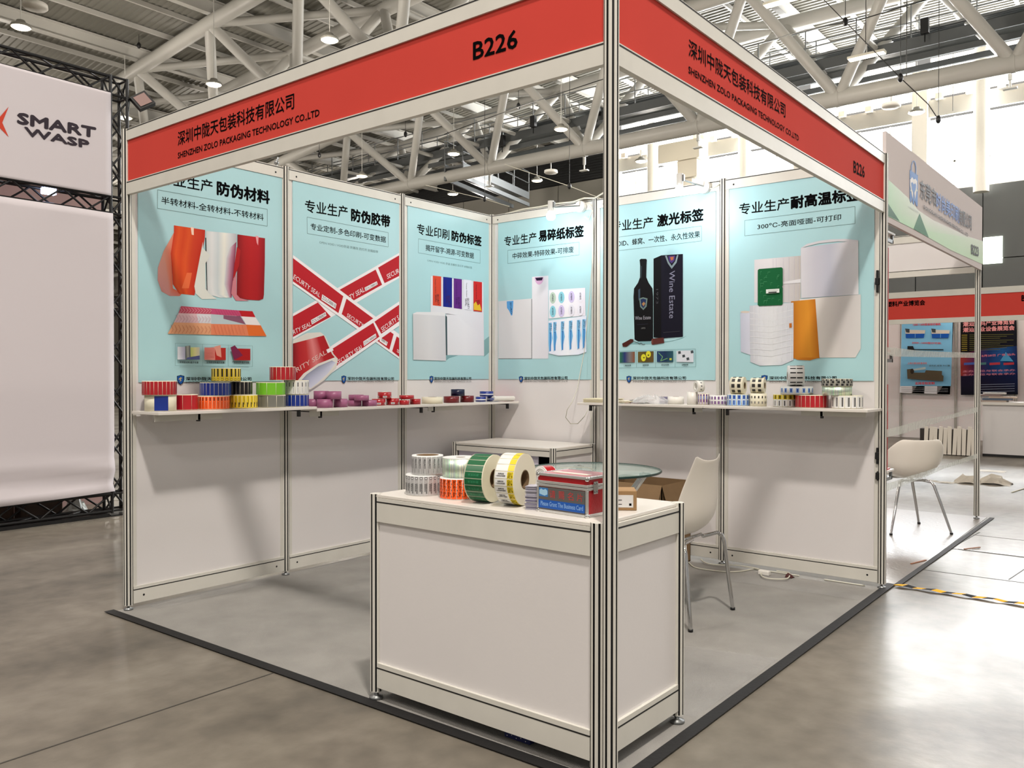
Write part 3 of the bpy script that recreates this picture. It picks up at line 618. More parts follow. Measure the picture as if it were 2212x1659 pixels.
for dy in (-.15, 0, .12): b = MB(); b.tube([(-34, 19.55+dy, 10.42), (10, 19.55+dy, 10.62)], .05, 8); b.build('pipe', steel, cw)
for u, v, l in ((1085, 300, 'small black loudspeaker box on the catwalk, low in the left opening'), (1152, 258, 'small black loudspeaker box on the catwalk, middle of the left opening'), (1998, 50, 'small black loudspeaker box on the catwalk at the upper right'), (1290, 232, 'small black loudspeaker box on the catwalk just left of the tall post')):
    p = P(u, v, 1, 18.95); b = MB(); b.box((p.x-.10, p.y-.08, p.z-.28), (p.x+.10, p.y+.08, p.z+.12)); b.tube([(p.x, p.y, p.z-.28), (p.x, p.y, p.z-.5)], .02, 6)
    tag(b.build('loudspeaker', black, bevel=.02), l, 'loudspeaker', 'loudspeakers on the catwalk')

# end wall: beige panels on the left, louvres above, grey panels on the right below tall windows
wp = mat('beige_wall_panel', (.52, .505, .47), .7, var=.03, vscale=1); wd_ = mat('dark_grey_wall_panel', (.31, .315, .31), .6, var=.03, vscale=1)
lv = mat('dark_louvre', (.085, .085, .085), .6); white_w = mat('white_wall_paint', (.86, .84, .80), .6)
wl = struct('wall_end', 'far end wall of the hall with panels, louvres and tall windows')
b = B((-54, YB+.12, 0), (-15.6, YB+.3, 13)); b.build('backing', cm((.2, .2, .19), .8), wl)
XW = -15.6; x = -54.0; zs = [0, 1.5, 3.0, 4.5, 6.0, 7.5, 9.0]
i = 0
cols = []; x = XW
while x > -54: cols.append((x-3.0, x)); x -= 3.0
for (a, c_) in cols:
    for k, z0 in enumerate([1.2, 3.0, 4.8, 6.6, 8.4]):
        B((a+.02, YB, z0+.02), (c_-.02, YB+.1, z0+1.78)).build('wall_panel', wp, wl)
    B((a+.02, YB, 0), (c_-.02, YB+.1, 1.18)).build('wall_panel', wp, wl)
lvb = MB(); z = 10.24
while z < 13: lvb.box((-50, YB-.02, z), (XW, YB+.08, z+.05)); z += .12
lvb.build('louvre_blades', lv, wl, kind='stuff')
B((-50, YB+.02, 10.22), (XW, YB+.1, 13)).build('louvre_backing', lv, wl)
x = XW
while x < 24:
    for z0, z1 in ((0, 1.4), (1.4, 3.3), (3.3, 5.2), (5.2, 7.72)):
        B((x+.015, YB, z0+.015), (x+2.085, YB+.1, z1-.015)).build('wall_panel', wd_, wl)
    x += 2.1
B((XW, YB+.12, 0), (24, YB+.25, 7.72)).build('backing', cm((.2, .2, .19), .8), wl)
glow = mat('daylight_glazing', (.96, .98, 1.0), .3, emit=7)
glow2 = mat('daylight_glazing_upper', (.98, .96, .92), .3, emit=2.6)
for k, (a, c_) in enumerate([(XW+4.24*j, XW+4.24*(j+1)) for j in range(9)]):
    t = struct('window_%d' % (k+1), 'tall bright window of the end wall', (a, YB, 7.72))
    B((a+.25, YB+.35, 7.72), (c_-.25, YB+.37, 10.3)).build('pane', glow, t)
    B((a-.25, YB-.1, 7.72), (a+.25, YB+.4, 12.2)).build('window_column', white_w, t)
    B((a, YB+.05, 7.66), (c_, YB+.4, 7.74)).build('sill', white_w, t)
    b = MB()
    for q in (1, 2, 3): b.box((a+1.06*q-.03, YB+.25, 7.72), (a+1.06*q+.03, YB+.34, 10.3))
    b.box((a, YB+.25, 8.7), (c_, YB+.34, 8.76)); b.build('mullions', white_w, t)
    B((a+.25, YB+.1, 10.35), (c_-.25, YB+.2, 10.95)).build('blind_box', cm((.62, .61, .58), .6), t)
    for q in range(4): B((a+.5+q*.95, YB-.12, 10.9), (a+.72+q*.95, YB+.1, 11.1)).build('bracket', white_w, t)
    B((a+.25, YB+.35, 11.1), (c_-.25, YB+.37, 12.5)).build('pane', glow2, t)
b = MB(); b.tube([(XW, YB-.5, 11.35), (24, YB-.5, 11.35)], .05, 8); tag(b.build('fire_pipe', cm((.62, .50, .36), .5)), 'brown fire pipe running in front of the end windows', 'pipe')
lo_, hi_ = P(2124, 571, 1, YB), P(2166, 510, 1, YB); b = MB(); b.box((lo_.x, YB-.05, lo_.z), (hi_.x, YB+.12, hi_.z)); tag(b.build('window_%d' % 10, mat('lit_small_window', (.95, 1, .92), .4, emit=3.0)), 'small bright window low in the dark end wall', None, None, 'structure')
# big round columns in front of the windows
for u in (1410, 1608, 2120):
    p = P(u, 300, 1, 26.55); b = MB(); b.tube([(p.x, p.y, 7.4), (p.x, p.y, zc(p.x))], .24, 20)
    tag(b.build('hall_column', white_w), {1410: 'white round hall column seen behind the tall front post', 1608: 'white round hall column seen through the right sign opening', 2120: 'white round hall column above the green and white banner'}[u], 'column')
# air duct box by the window
b = MB(); p = P(1475, 340, 1, 25); b.box((p.x-.9, 24.6, p.z-.2), (p.x+.9, 25.4, p.z+.55)); b.box((p.x-.1, 24.7, p.z-.9), (p.x+.75, 25.2, p.z-.2)); b.box((p.x+.1, 24.8, p.z-2.4), (p.x+.5, 25.1, p.z-.9))
tag(b.build('air_duct', cm((.72, .69, .62), .5), bevel=.03), 'beige air duct bracket before the end windows, above the right arm lamp', 'duct')

# hanging high-bay lamps
lamp_glow = mat('lamp_diffuser', (1.0, .93, .80), .4, emit=9)
def highbay(p, label, drop=2.2, group='high-bay lamps under the roof', power=0, flat=False):
    t = thing('high_bay_lamp', label, 'lamp', p, group); x, y, z = p
    if flat:
        B((x-.45, y-.12, z), (x+.45, y+.12, z+.06)).build('reflector', cm((.8, .78, .72), .4), t); B((x-.43, y-.11, z-.012), (x+.43, y+.11, z-.001)).build('diffuser', lamp_glow, t)
    else:
        b = MB(); b.lathe([(.02, .16), (.09, .15), (.12, .08), (.21, .05), (.23, 0), (.21, -.015)], 20, 0, p); b.build('reflector', cm((.55, .54, .50), .4), t)
        b = MB(); b.lathe([(.205, -.012), (.17, -.035), (0, -.045)], 20, 0, p); b.build('diffuser', lamp_glow, t)
    b = MB(); b.tube([(x, y, z+.1), (x, y, z+drop)], .012, 6); b.build('rod', truss_w, t)
    return t
HB = [(45, 58, 9.4, 'glowing high-bay lamp in the top left corner, above the black truss'), (712, 86, 9.4, 'glowing high-bay lamp above the long red sign, right of the big white tube'), (462, 182, 9.4, 'glowing high-bay lamp at the foot of a white web tube, above the left red sign'),
      (270, 254, 9.4, 'glowing high-bay lamp just above the left end of the red sign'), (1212, 279, 9.0, 'glowing high-bay lamp seen through the left opening near the tall post'), (980, 332, 9.0, 'glowing high-bay lamp seen through the left opening above the third wall poster'),
      (782, 380, 9.0, 'glowing high-bay lamp seen just above the tape poster panel'), (1160, 390, 9.0, 'high-bay lamp seen under the big horizontal pipe, right of the round fan'), (978, 419, 8.8, 'high-bay lamp hanging under the big horizontal pipe, lowest on the left'),
      (1385, 348, 9.0, 'high-bay lamp seen before the bright windows, right of the tall post'), (1980, 243, 9.0, 'wide high-bay lamp hanging before the bright windows at the right')]
for u, v, z, lb in HB:
    p = P(u, v, 2, z); highbay((p.x, p.y, z), lb, drop=max(.4, zc(p.x)-z))
p = P(1872, 122, 2, 9.4); highbay((p.x, p.y, 9.4), 'flat bright lamp under the long catwalk at upper right', 1.5, flat=True)
p = P(1690, 4, 2, 10.4); highbay((p.x, p.y, 10.4), 'bright lamp at the top edge of the photo right of the red signs', 1.3, flat=True)
# round ceiling fans / antennas hanging from the pipes
for u, v, z, lb in ((76, 13, 9.2, 'round white disc fitting hanging in the top left corner'), (1190, 371, 8.7, 'round white disc fitting under the big pipe, left of the tall post'), (1925, 228, 8.7, 'round white disc fitting under the big pipe above the right red sign')):
    p = P(u, v, 2, z); t = thing('disc_fitting', lb, 'disc fitting', (p.x, p.y, z))
    b = MB(); b.lathe([(0, .10), (.08, .09), (.24, .05), (.25, -.03), (.22, -.06), (0, -.065)], 24, 0, (p.x, p.y, z)); b.build('disc', white_w, t)
    b = MB(); b.tube([(p.x, p.y, z+.08), (p.x, p.y, z+.45)], .02, 6); b.build('rod', truss_w, t)
for u, v, z, lb in ((1058, 402, 8.75, 'small spotlight bracket under the big pipe, above the third wall poster'), (1262, 368, 8.6, 'small spotlight bracket under the big pipe beside the tall post'), (2182, 190, 8.6, 'small spotlight bracket under the big pipe at the right edge'), (1508, 318, 8.6, 'small spotlight bracket before the bright windows')):
    p = P(u, v, 2, z); t = thing('spot_bracket', lb, 'spotlight', (p.x, p.y, z)); x, y = p.x, p.y
    B((x-.16, y-.08, z-.03), (x+.16, y+.08, z+.01)).build('lamp_head', truss_w, t); b = MB(); b.tube([(x, y, z), (x, y, z+.22)], .03, 8); b.tube([(x, y, z+.2), (x, y, z+.5)], .055, 8); b.build('stem', truss_w, t)
# small wire-hung sensors
wire = cm((.16, .16, .15), .5)
def sensor(u, v, y, top, lb, col=None):
    p = P(u, v, 1, y); t = thing('hanging_sensor', lb, 'sensor', p, 'wire-hung sensors under the roof')
    b = MB(); b.lathe([(0, .10), (.03, .09), (.06, .03), (.06, -.04), (.03, -.09), (0, -.10)], 10, 0, p); b.build('body', col or black, t)
    b = MB(); b.tube([p, (p.x, p.y, top)], .008, 5); b.build('wire', wire, t)
    return p
SN = [(1826, 47, 14.5), (1945, 168, 14.5), (1120, 229, 14.5), (2027, 258, 17), (1230, 402, 17), (1047, 430, 17), (876, 290, 14.5), (690, 335, 14.5), (300, 98, 8)]
LB = ['black wire-hung sensor at upper right, left of the black loudspeaker', 'black wire-hung sensor just above the big pipe at right', 'black wire-hung sensor in the left opening, above the long catwalk', 'dark wire-hung sensor before the bright windows', 'wire-hung sensor under the big pipe left of the arm lamp', 'wire-hung sensor low in the left opening above the third poster', 'wire-hung sensor left of the vertical web tube in the left opening', 'wire-hung sensor at the left end of the left opening', 'wire-hung hook under the roof above the black truss']
for (u, v, y), l in zip(SN, LB): sensor(u, v, y, 11.9, l)
def cable(name, label, pts, r=.012, m_=None, group=None):
    b = MB(); b.tube(pts, r, 6); return tag(b.build(name, m_ or wire), label, 'cable', group)
cable('stay_wire', 'thin dark wire crossing from the top right sensor down past the catwalk', [P(1780, 0, 1, 14.5), P(1826, 47, 1, 14.5), P(1945, 168, 1, 14.5), P(2005, 225, 1, 15), P(2027, 258, 1, 15.2)])
cable('stay_wire', 'thin dark wire crossing the roof from the red sign up to the right', [P(1600, 105, 1, 14.6), P(1740, 65, 1, 14.6), P(1860, 42, 1, 14.6), P(2000, 0, 1, 14.6)])
cable('stay_wire', 'thin pale wire running from the big pipe down to the tall post', [P(1090, 355, 1, 17), P(1230, 402, 1, 17), P(1306, 432, 1, 17)], m_=cable_w)
cable('stay_wire', 'thin pale wire running low in the left opening', [P(920, 400, 1, 17), P(1047, 430, 1, 17), P(1100, 446, 1, 17)], m_=cable_w)
cable('stay_wire', 'thin dark wire crossing the left opening between two sensors', [P(960, 290, 1, 14.4), P(1120, 231, 1, 14.4), P(1306, 170, 1, 14.4)])
for u, v0, v1, y, l in ((1958, -5, 165, 14.5, 'thin vertical wire dropping to the sensor above the big pipe'), (2058, 80, 240, 24, 'left one of the vertical hanger wires before the bright windows'), (1870, 0, 95, 16, 'thin vertical wire in front of the long catwalk'), (268, -5, 90, 8, 'thin vertical wire above the black truss corner')):
    a, c_ = P(u, v0, 1, y), P(u, v1, 1, y); cable('hanger_wire', l, [(c_.x, c_.y, a.z), (c_.x, c_.y, c_.z)], .010)
# fallback side wall far to the left
sw = struct('wall_side', 'far left side wall of the hall'); B((-54.3, -20, 0), (-54, YB, 13)).build('wall_sheet', wp, sw)
#PART3
# ------------------------------------------------------------------ display shelves
shelf_m = mat('white_laminate_shelf', (.86, .84, .81), .35)
def shelf(ax, a0, a1, top, label, brackets):
    t = thing('shelf_board', label, 'shelf', (0, 0, 0))
    lo, hi = ((.0245, a0, top-.016), (.30, a1, top)) if ax == 1 else ((a0, -.30, top-.016), (a1, -.016, top))
    B(lo, hi).build('board', shelf_m, t, bevel=.002)
    for y in brackets:
        b = MB()
        if ax == 1: b.box((.205, y-.007, top-.060), (.225, y+.007, top-.017)); b.box((.016, y-.007, top-.028), (.205, y+.007, top-.017))
        else: b.box((y-.007, -.225, top-.060), (y+.007, -.205, top-.017)); b.box((y-.007, -.205, top-.028), (y+.007, -.016, top-.017))
        b.build('bracket', cm((.16, .16, .17), .5), t)
    return t
shelf(1, -2.99, -1.99, 1.064, 'white shelf board on the left wall holding the big stacked label rolls', (-2.72, -2.06))
shelf(1, -1.988, -.98, 1.050, 'white shelf board on the left wall holding the pink and red tape rolls', (-1.9, -1.02))
shelf(1, -.978, -.02, 1.050, 'white shelf board on the left wall beside the inner corner', (-.9, -.06))
shelf(0, 1.04, 2.0, 1.062, 'white shelf board on the back wall under the wine bottle poster', (1.1, 1.9))
shelf(0, 2.002, 3.0, 1.062, 'white shelf board on the back wall under the white rolls poster', (2.13, 2.72))
for i, (lo, hi) in enumerate((((.22, -2.97, 1.012), (.225, -2.58, 1.046)), ((.22, -1.985, 1.0), (.225, -1.76, 1.033)), ((.22, -.96, 1.0), (.225, -.60, 1.033)), ((1.36, -.225, 1.016), (1.96, -.22, 1.045)), ((2.60, -.225, 1.016), (2.97, -.22, 1.045)))):
    B(lo, hi).build('support_plate', alu, bpy.data.objects['shelf_board' if i == 0 else 'shelf_board.%03d' % i])
# ------------------------------------------------------------------ rolls
def patch(mb, a0, a1, z0, z1, r, mi=0, k=3):
    vs = []; k = max(1, int(math.ceil((a1-a0)/.13)))
    for i in range(k+1):
        a = a0+(a1-a0)*i/k; vs += [(r*math.cos(a), r*math.sin(a), z0), (r*math.cos(a), r*math.sin(a), z1)]
    mb.add(vs, [(2*i, 2*i+2, 2*i+3, 2*i+1) for i in range(k)], mi, None, True)
def roll(label, base, R, H_, rc=None, paper=cream, n=0, w=.9, t0=.04, t1=.96, lm=None, marks=(), sep=False, cat='roll', name='label_roll', rot=None, group=None, face=0., inner=None, txt=None, collar=True):
    t = thing(name, label, cat, base, group, rot); rc = rc or R*.42
    b = MB(); b.lathe([(rc, 0), (R, 0), (R, H_), (rc, H_)], 40, 0, close=True, sm=False)
    for i in range(len(b.f)): b.sm[i] = abs(b.v[b.f[i][0]][2]-b.v[b.f[i][2]][2]) > 1e-6
    b.build('paper', paper, t, local=True)
    if collar:
        b = MB(); b.lathe([(rc-.0035, -.0006), (rc-.0002, -.0006), (rc-.0002, H_+.0006), (rc-.0035, H_+.0006)], 28, 0, close=True); b.build('core', inner or core_m, t, local=True)
    if n:
        st = 2*PI/n
        def one(mb, a, mi0=0):
            patch(mb, a-st*w/2, a+st*w/2, H_*t0, H_*t1, R+.0005, mi0)
            for (s0, s1, q0, q1, k) in marks:
                patch(mb, a-st*w/2+st*w*s0, a-st*w/2+st*w*s1, H_*q0, H_*q1, R+.0009, k, 2)
        mats = [lm]+[m_ for m_ in MK]
        if sep:
            b = MB(); one(b, 0); o = b.build('label', mats, t, local=True); o.rotation_euler.z = face
            if txt:
                for s_, vert, c0, c1, q0, q1, bd, mm in txt:
                    # text bent around the roll: s across (angle), q along the axis
                    vs, fs = text_mesh(s_); f = MB(); a0 = -st*w/2
                    for dd in ((0,) if not bd else (-bd, bd)):
                        pts = []
                        for x, y in vs:
                            if vert: ang = a0+st*w*(c0+(c1-c0)*y); z = H_*(q0+(q1-q0)*x)
                            else: ang = a0+st*w*(c0+(c1-c0)*x); z = H_*(q0+(q1-q0)*y)
                            ang += dd*st*w; r_ = R+.0012+abs(dd)*1e-4; pts.append((r_*math.cos(ang), r_*math.sin(ang), z))
                        f.add(pts, fs)
                    to = f.build('lettering', mm, o, local=True)
            for k in range(1, n):
                c = o.copy(); C.objects.link(c); c.parent = t; c.rotation_euler.z = face+k*st
                if abs(((k*st+PI) % (2*PI))-PI) < 1.75:
                    for ch in o.children: d = ch.copy(); C.objects.link(d); d.parent = c
        else:
            b = MB()
            for k in range(n): one(b, face+k*st)
            b.build('label_strip', mats, t, local=True, kind='stuff')
    return t
MK = [cm((.06, .06, .07), .5), cm((.10, .25, .60), .4), cm((.90, .80, .16), .4), cm((.93, .93, .93), .4), cm((.16, .50, .30), .4), cm((.45, .30, .52), .4), cm((.55, .70, .88), .4)]
# mark material indices: 1 black 2 blue 3 yellow 4 white 5 green 6 violet 7 pale blue
rL = mat('red_tape_gloss', (.68, .09, .13), .28, coat=.3); blL = mat('blue_label_gloss', (.05, .17, .52), .3, coat=.3); bkL = cm((.07, .065, .07), .35); orL = mat('orange_label', (.95, .36, .10), .4)
yeL = mat('yellow_label', (.92, .80, .13), .4); gnL = mat('lime_green_label', (.45, .74, .16), .4); gyL = mat('silver_grey_label', (.50, .50, .47), .3, .3); pkL = mat('mauve_tape', (.62, .36, .50), .4, var=.06, vscale=40)
dgL = mat('dark_green_label', (.03, .36, .20), .4); whL = mat('white_label', (.88, .88, .87), .4); drL = mat('dark_red_tape', (.42, .06, .08), .3); nvL = mat('navy_tape', (.05, .07, .20), .3); slL = mat('silver_white_label', (.74, .74, .74), .3, .25)
TOPS = {}
def on_shelf(key, side, u0, u1, vt, vb, on, label, d=.15, **k):
    ax, val = (0, d) if side == 'L' else (1, -d)
    um = (u0+u1)/2; p = P(um, vb, ax, val); dp = depth(p); R = (u1-u0)/2*dp/F*.985; hh = (vb-vt)*dp/F*.985
    top = (1.064 if p.y < -1.99 else 1.050) if side == 'L' else 1.062
    z0 = top if on is None else TOPS[on]
    TOPS[key] = z0+hh+.0006
    k.setdefault('face', math.atan2(CL.y-p.y, CL.x-p.x)+.05)
    return roll(label, (p.x, p.y, z0+.0006), R, hh, **k)
g1 = 'label rolls stacked on the left shelf'
on_shelf('b1', 'L', 314.4, 379.5, 859.6, 894, None, 'roll with one wide blue label, bottom left of the left shelf', n=3, w=.42, lm=blL, group=g1)
on_shelf('r0', 'L', 309, 379.8, 828, 859, 'b1', 'red label roll with a white oval cap, topmost above the blue-labelled roll', n=26, lm=rL, group=g1, marks=((.3, .7, .1, .9, 0),))
on_shelf('r1', 'L', 379.6, 426.8, 859.6, 893.5, None, 'plain deep red roll between the blue roll and the orange roll', n=8, w=.97, lm=rL, group=g1, d=.14)
on_shelf('o1', 'L', 427.4, 495, 862, 891, None, 'orange label roll, bottom row under the striped blue roll', n=26, lm=orL, marks=((.35, .6, .65, .9, 1), (.4, .5, .1, .55, 1)), group=g1)
on_shelf('y1', 'L', 495, 555.8, 861, 890, None, 'yellow label roll, bottom row under the black roll', n=22, lm=yeL, marks=((.2, .45, .1, .45, 1), (.5, .62, .3, .9, 1)), group=g1)
on_shelf('b2', 'L', 433, 498, 830.6, 859.5, 'o1', 'blue label roll with white stripes in the middle row, left of the black roll', n=24, lm=blL, group=g1)
on_shelf('k1', 'L', 499.7, 544.4, 829.7, 858.7, 'y1', 'black label roll in the middle row, right of the striped blue roll', n=16, lm=bkL, group=g1)
TOPS['b2'] = max(TOPS['b2'], TOPS['k1'])
on_shelf('y2', 'L', 458, 519, 799.5, 828.5, 'b2', 'yellow label roll with black lettering, topmost of the pyramid', n=20, lm=yeL, marks=((.3, .7, .36, .95, 1), (.2, .8, .08, .26, 1), (.25, .75, .11, .23, 3)), group=g1)
on_shelf('g1', 'L', 555.8, 616.7, 859.6, 885.8, None, 'silver grey label roll, bottom row under the lime green roll', n=10, w=.95, lm=gyL, group=g1, d=.16)
on_shelf('b3', 'L', 617, 667, 858, 884, None, 'dark blue label roll with a small green leaf mark, bottom right of the big stacks', n=17, lm=blL, group=g1, d=.17)
on_shelf('n1', 'L', 554, 615.5, 829.7, 857.8, 'g1', 'lime green label roll on the silver grey roll', n=10, w=.96, lm=gnL, group=g1, d=.16)
on_shelf('w1', 'L', 616, 667, 827, 857.8, 'b3', 'white label roll with small black lettering on the dark blue roll', n=17, lm=whL, marks=((.5, .7, .55, .85, 1), (.55, .62, .1, .5, 1)), group=g1, d=.17)
TOPS['n1'] = max(TOPS['n1'], TOPS['w1'])
on_shelf('r2', 'L', 582.9, 638, 799, 828.5, 'n1', 'red label roll across the green and white rolls, topmost there', n=18, lm=rL, group=g1, d=.165)
g2 = 'mauve tape rolls on the left shelf'
mv = dict(paper=pkL, name='tape_roll', cat='tape roll', inner=pkL, group=g2)
on_shelf('m1', 'L', 662, 690, 862.5, 880.5, None, 'mauve tape roll half hidden right of the dark blue roll', d=.08, **mv)
on_shelf('m2', 'L', 684, 719.5, 863.5, 881.8, None, 'mauve tape roll, bottom row, first from the big stacks', d=.17, **mv)
on_shelf('m3', 'L', 720.4, 751, 863, 880.8, None, 'mauve tape roll, bottom row, second from the big stacks', d=.17, **mv)
on_shelf('m4', 'L', 677.6, 710.5, 845, 862.3, 'm2', 'mauve tape roll, upper left one of the higher pair', d=.12, **mv)
on_shelf('m5', 'L', 704, 737.6, 846.5, 863.5, 'm3', 'mauve tape roll, upper right one of the higher pair', d=.20, **mv)
on_shelf('m6', 'L', 751, 781, 866.5, 879, None, 'thin mauve tape roll, bottom row, left of the last one', d=.12, **mv)
on_shelf('m7', 'L', 782, 814.4, 867, 879.5, None, 'thin mauve tape roll at the right end of the mauve ones', d=.17, **mv)
on_shelf('m8', 'L', 752.8, 785.7, 856, 867.5, 'm6', 'thin mauve tape roll, upper left one of the low pair', d=.09, **mv)
on_shelf('m9', 'L', 765, 797, 857, 868, 'm7', 'thin mauve tape roll, upper right one of the low pair', d=.19, **mv)
g3 = 'red tape rolls on the left shelf'
rd = dict(paper=rL, name='tape_roll', cat='tape roll', inner=cream, group=g3)
lb = dict(n=5, w=.45, t0=.15, t1=.42, lm=MK[3], marks=((.1, .9, .25, .34, 1),))
on_shelf('t1', 'L', 803, 832.8, 860, 874, None, 'red tape roll, bottom left of the red group', d=.13, **rd, **lb)
on_shelf('t2', 'L', 834, 862, 859, 873.3, None, 'red tape roll with a white number tag, bottom middle of the red group', d=.15, **rd, **lb)
on_shelf('t3', 'L', 815.8, 845.7, 844.7, 858.5, 't2', 'red tape roll with a white number tag, topmost of the red group', d=.14, **rd, **lb)
on_shelf('t4', 'L', 862.6, 884.5, 863, 873, None, 'thin bright red tape roll under the wide flat red roll', d=.20, **rd)
on_shelf('t5', 'L', 885.2, 908.7, 861, 872.4, None, 'thin bright red tape roll right of the red group', d=.16, **rd)
TOPS['t4'] = max(TOPS['t4'], TOPS['t5'])
on_shelf('t6', 'L', 862, 894.6, 855, 863.5, 't4', 'wide flat red tape roll laid across two thin red rolls', d=.17, **rd)
on_shelf('c1', 'L', 911, 957, 857, 871, None, 'wide plain cream roll on the left shelf before the dark red rolls', d=.17)
on_shelf('d1', 'L', 958, 992, 854.8, 868.6, None, 'dark red tape roll, left of the pair near the corner', paper=drL, inner=drL, name='tape_roll', cat='tape roll')
on_shelf('d2', 'L', 993.8, 1024, 854, 867.9, None, 'dark red tape roll, right of the pair near the corner', paper=drL, inner=drL, name='tape_roll', cat='tape roll')
TOPS['d1'] = max(TOPS['d1'], TOPS['d2'])
on_shelf('nv', 'L', 973.8, 1004, 840, 854.5, 'd1', 'navy tape roll standing on the two dark red rolls', paper=nvL, inner=nvL, name='tape_roll', cat='tape roll')
bw = dict(paper=blL, inner=MK[3], n=1, w=1, t0=.32, t1=.52, lm=MK[3], name='tape_roll', cat='tape roll')
on_shelf('q1', 'L', 1027, 1050, 856.5, 867, None, 'blue tape roll with a white stripe, bottom left of three', d=.15, **bw)
on_shelf('q2', 'L', 1051, 1079, 855.5, 866.3, None, 'blue tape roll with a white stripe, bottom right of three', d=.15, **bw)
on_shelf('q3', 'L', 1036, 1066, 845, 856, 'q2', 'blue tape roll with a white stripe, topmost of three', d=.16, **bw)
# flat film and rolled sheets at the inner corner
b = MB(); b.box((.045, -.105, 1.0506), (.26, -.03, 1.066)); tag(b.build('film_pack', cm((.80, .16, .36), .3), bevel=.003), 'magenta film pack lying at the inner corner of the left shelf', 'film')
rolled = thing('rolled_sheet', 'white rolled-up plastic sheet beside the blue striped tape rolls', 'sheet roll', (.24, -.17, 1.05))
b = MB(); b.tube([(.27, -.30, 1.075), (.275, -.06, 1.072)], .0195, 14); b.build('outer_wrap', white_p, rolled)
b = MB(); b.tube([(.268, -.33, 1.072), (.268, -.302, 1.072)], .011, 10); b.build('inner_wrap', cm((.35, .38, .55), .4), rolled)

# back wall shelf
def paper_stack(label, c, sx, sy, z, n, th, m_, ang=0, name='paper_stack', cat='papers'):
    t = thing(name, label, cat, (c[0], c[1], z), None, (0, 0, ang))
    for i in range(n):
        b = MB(); dx, dy = random.uniform(-.006, .006), random.uniform(-.006, .006)
        b.box((-sx/2+dx, -sy/2+dy, i*th+.0003), (sx/2+dx, sy/2+dy, (i+1)*th-.0003)); b.build('sheet', m_, t, local=True)
    return t
paper_stack('loose stack of cream envelopes at the left end of the back shelf', (1.17, -.16), .22, .19, 1.0624, 7, .004, cm((.86, .83, .72), .7), .05)
paper_stack('thin stack of cream paper slips just behind the tall front post', (1.38, -.17), .15, .16, 1.0624, 4, .004, cm((.88, .85, .76), .7), -.1)
# heap of plastic bags
def crumple(mb, c, sx, sy, sz, n=10, seed=1, mi=0):
    r = random.Random(seed); vs = []
    for i in range(n+1):
        for j in range(n+1):
            a, q = i/n*2-1, j/n*2-1; e = max(0, 1-(a*a+q*q)*.8)
            vs.append((c[0]+a*sx/2+r.uniform(-.5, .5)*sx/n, c[1]+q*sy/2+r.uniform(-.5, .5)*sy/n, c[2]+.001+sz*e*(.35+.65*r.random())))
    mb.add(vs, [(i*(n+1)+j, (i+1)*(n+1)+j, (i+1)*(n+1)+j+1, i*(n+1)+j+1) for i in range(n) for j in range(n)], mi)
bagm = mat('clear_plastic_bag', (.88, .88, .88), .18, alpha=.38, bump=.5, bscale=60)
for i, (x, lb_, sz, m_) in enumerate(((1.60, 'clear plastic bags heaped on the back shelf, nearest the purple roll', .07, bagm), (1.50, 'flat silvery bags with red print at the left of the plastic heap', .035, None))):
    b = MB(); crumple(b, (x-.05, -.15, 1.063), .30 if i == 0 else .18, .22, sz, 12, i+3)
    if m_ is None: m_ = mat('silvery_bag', (.62, .60, .58), .2, .4, var=.3, vscale=14)
    tag(b.build('plastic_bag', m_), lb_, 'plastic bag')
b = MB(); b.box((1.40, -.25, 1.0628), (1.50, -.14, 1.069)); o = tag(b.build('sample_card', cm((.66, .20, .20), .5)), 'red-edged sample card sticking out beside the tall post on the back shelf', 'card')
on_shelf('v1', 'R', 1424, 1442, 859, 874, None, 'small purple-grey tape roll by the plastic bags', d=.12, paper=cm((.42, .40, .50), .4), name='tape_roll', cat='tape roll')
on_shelf('v2', 'R', 1443, 1477.5, 859, 875, None, 'plain off-white roll right of the plastic bags', d=.14, paper=white_p)
on_shelf('v3', 'R', 1484, 1507, 848, 875.2, None, 'plain pale roll under the tilted white tape ring', d=.15, paper=white_p)
on_shelf('v4', 'R', 1507.5, 1532, 850.8, 875, None, 'roll with dark violet striped labels left of the dotted roll', d=.15, n=12, w=.6, lm=MK[5], marks=((.3, .7, .05, .25, 4), (.3, .7, .5, .8, 7)))
on_shelf('v5', 'R', 1533, 1570, 854.4, 876, None, 'wide white roll with pale violet and teal dots', d=.15, paper=whL, n=15, w=.5, t0=.12, t1=.42, lm=MK[5], marks=((0, 1, 1.75/1, .9, 6),) and ((.0, 1., .58, .88, 6),))
on_shelf('v6', 'R', 1571.7, 1619, 852, 877, None, 'roll with pale blue patterned labels under the first standing dotted roll', d=.15, n=14, w=.8, lm=MK[6], marks=((.3, .6, .1, .5, 2), (.25, .75, .62, .9, 2), (.1, .9, .5, .56, 4)))
on_shelf('v7', 'R', 1620, 1655.6, 849.5, 877.5, None, 'cream roll with small grey dots under the second standing dotted roll', d=.15, n=14, w=.35, t0=.2, t1=.38, lm=cm((.45, .44, .42), .5), marks=((0, 1, .62, .8, 1),))
on_shelf('v8', 'R', 1671, 1718.5, 852.5, 880, None, 'white roll with a yellow top band of black marks', d=.15, n=13, w=.9, lm=whL, marks=((0, 1, .6, .96, 3), (.25, .75, .64, .92, 1), (.3, .5, .1, .5, 1)))
on_shelf('v9', 'R', 1719, 1788, 853, 880.4, None, 'red label roll with a small green arrow on the back shelf', d=.15, n=22, lm=rL)
TOPS['v9'] = max(TOPS['v9'], TOPS['v8'])
on_shelf('v10', 'R', 1687, 1755, 835.5, 852.8, 'v9', 'flat white roll with blue round marks across the yellow and red rolls', d=.15, n=16, w=.5, t0=.2, t1=.8, lm=MK[6], marks=((.25, .75, .3, .7, 2),), paper=whL)
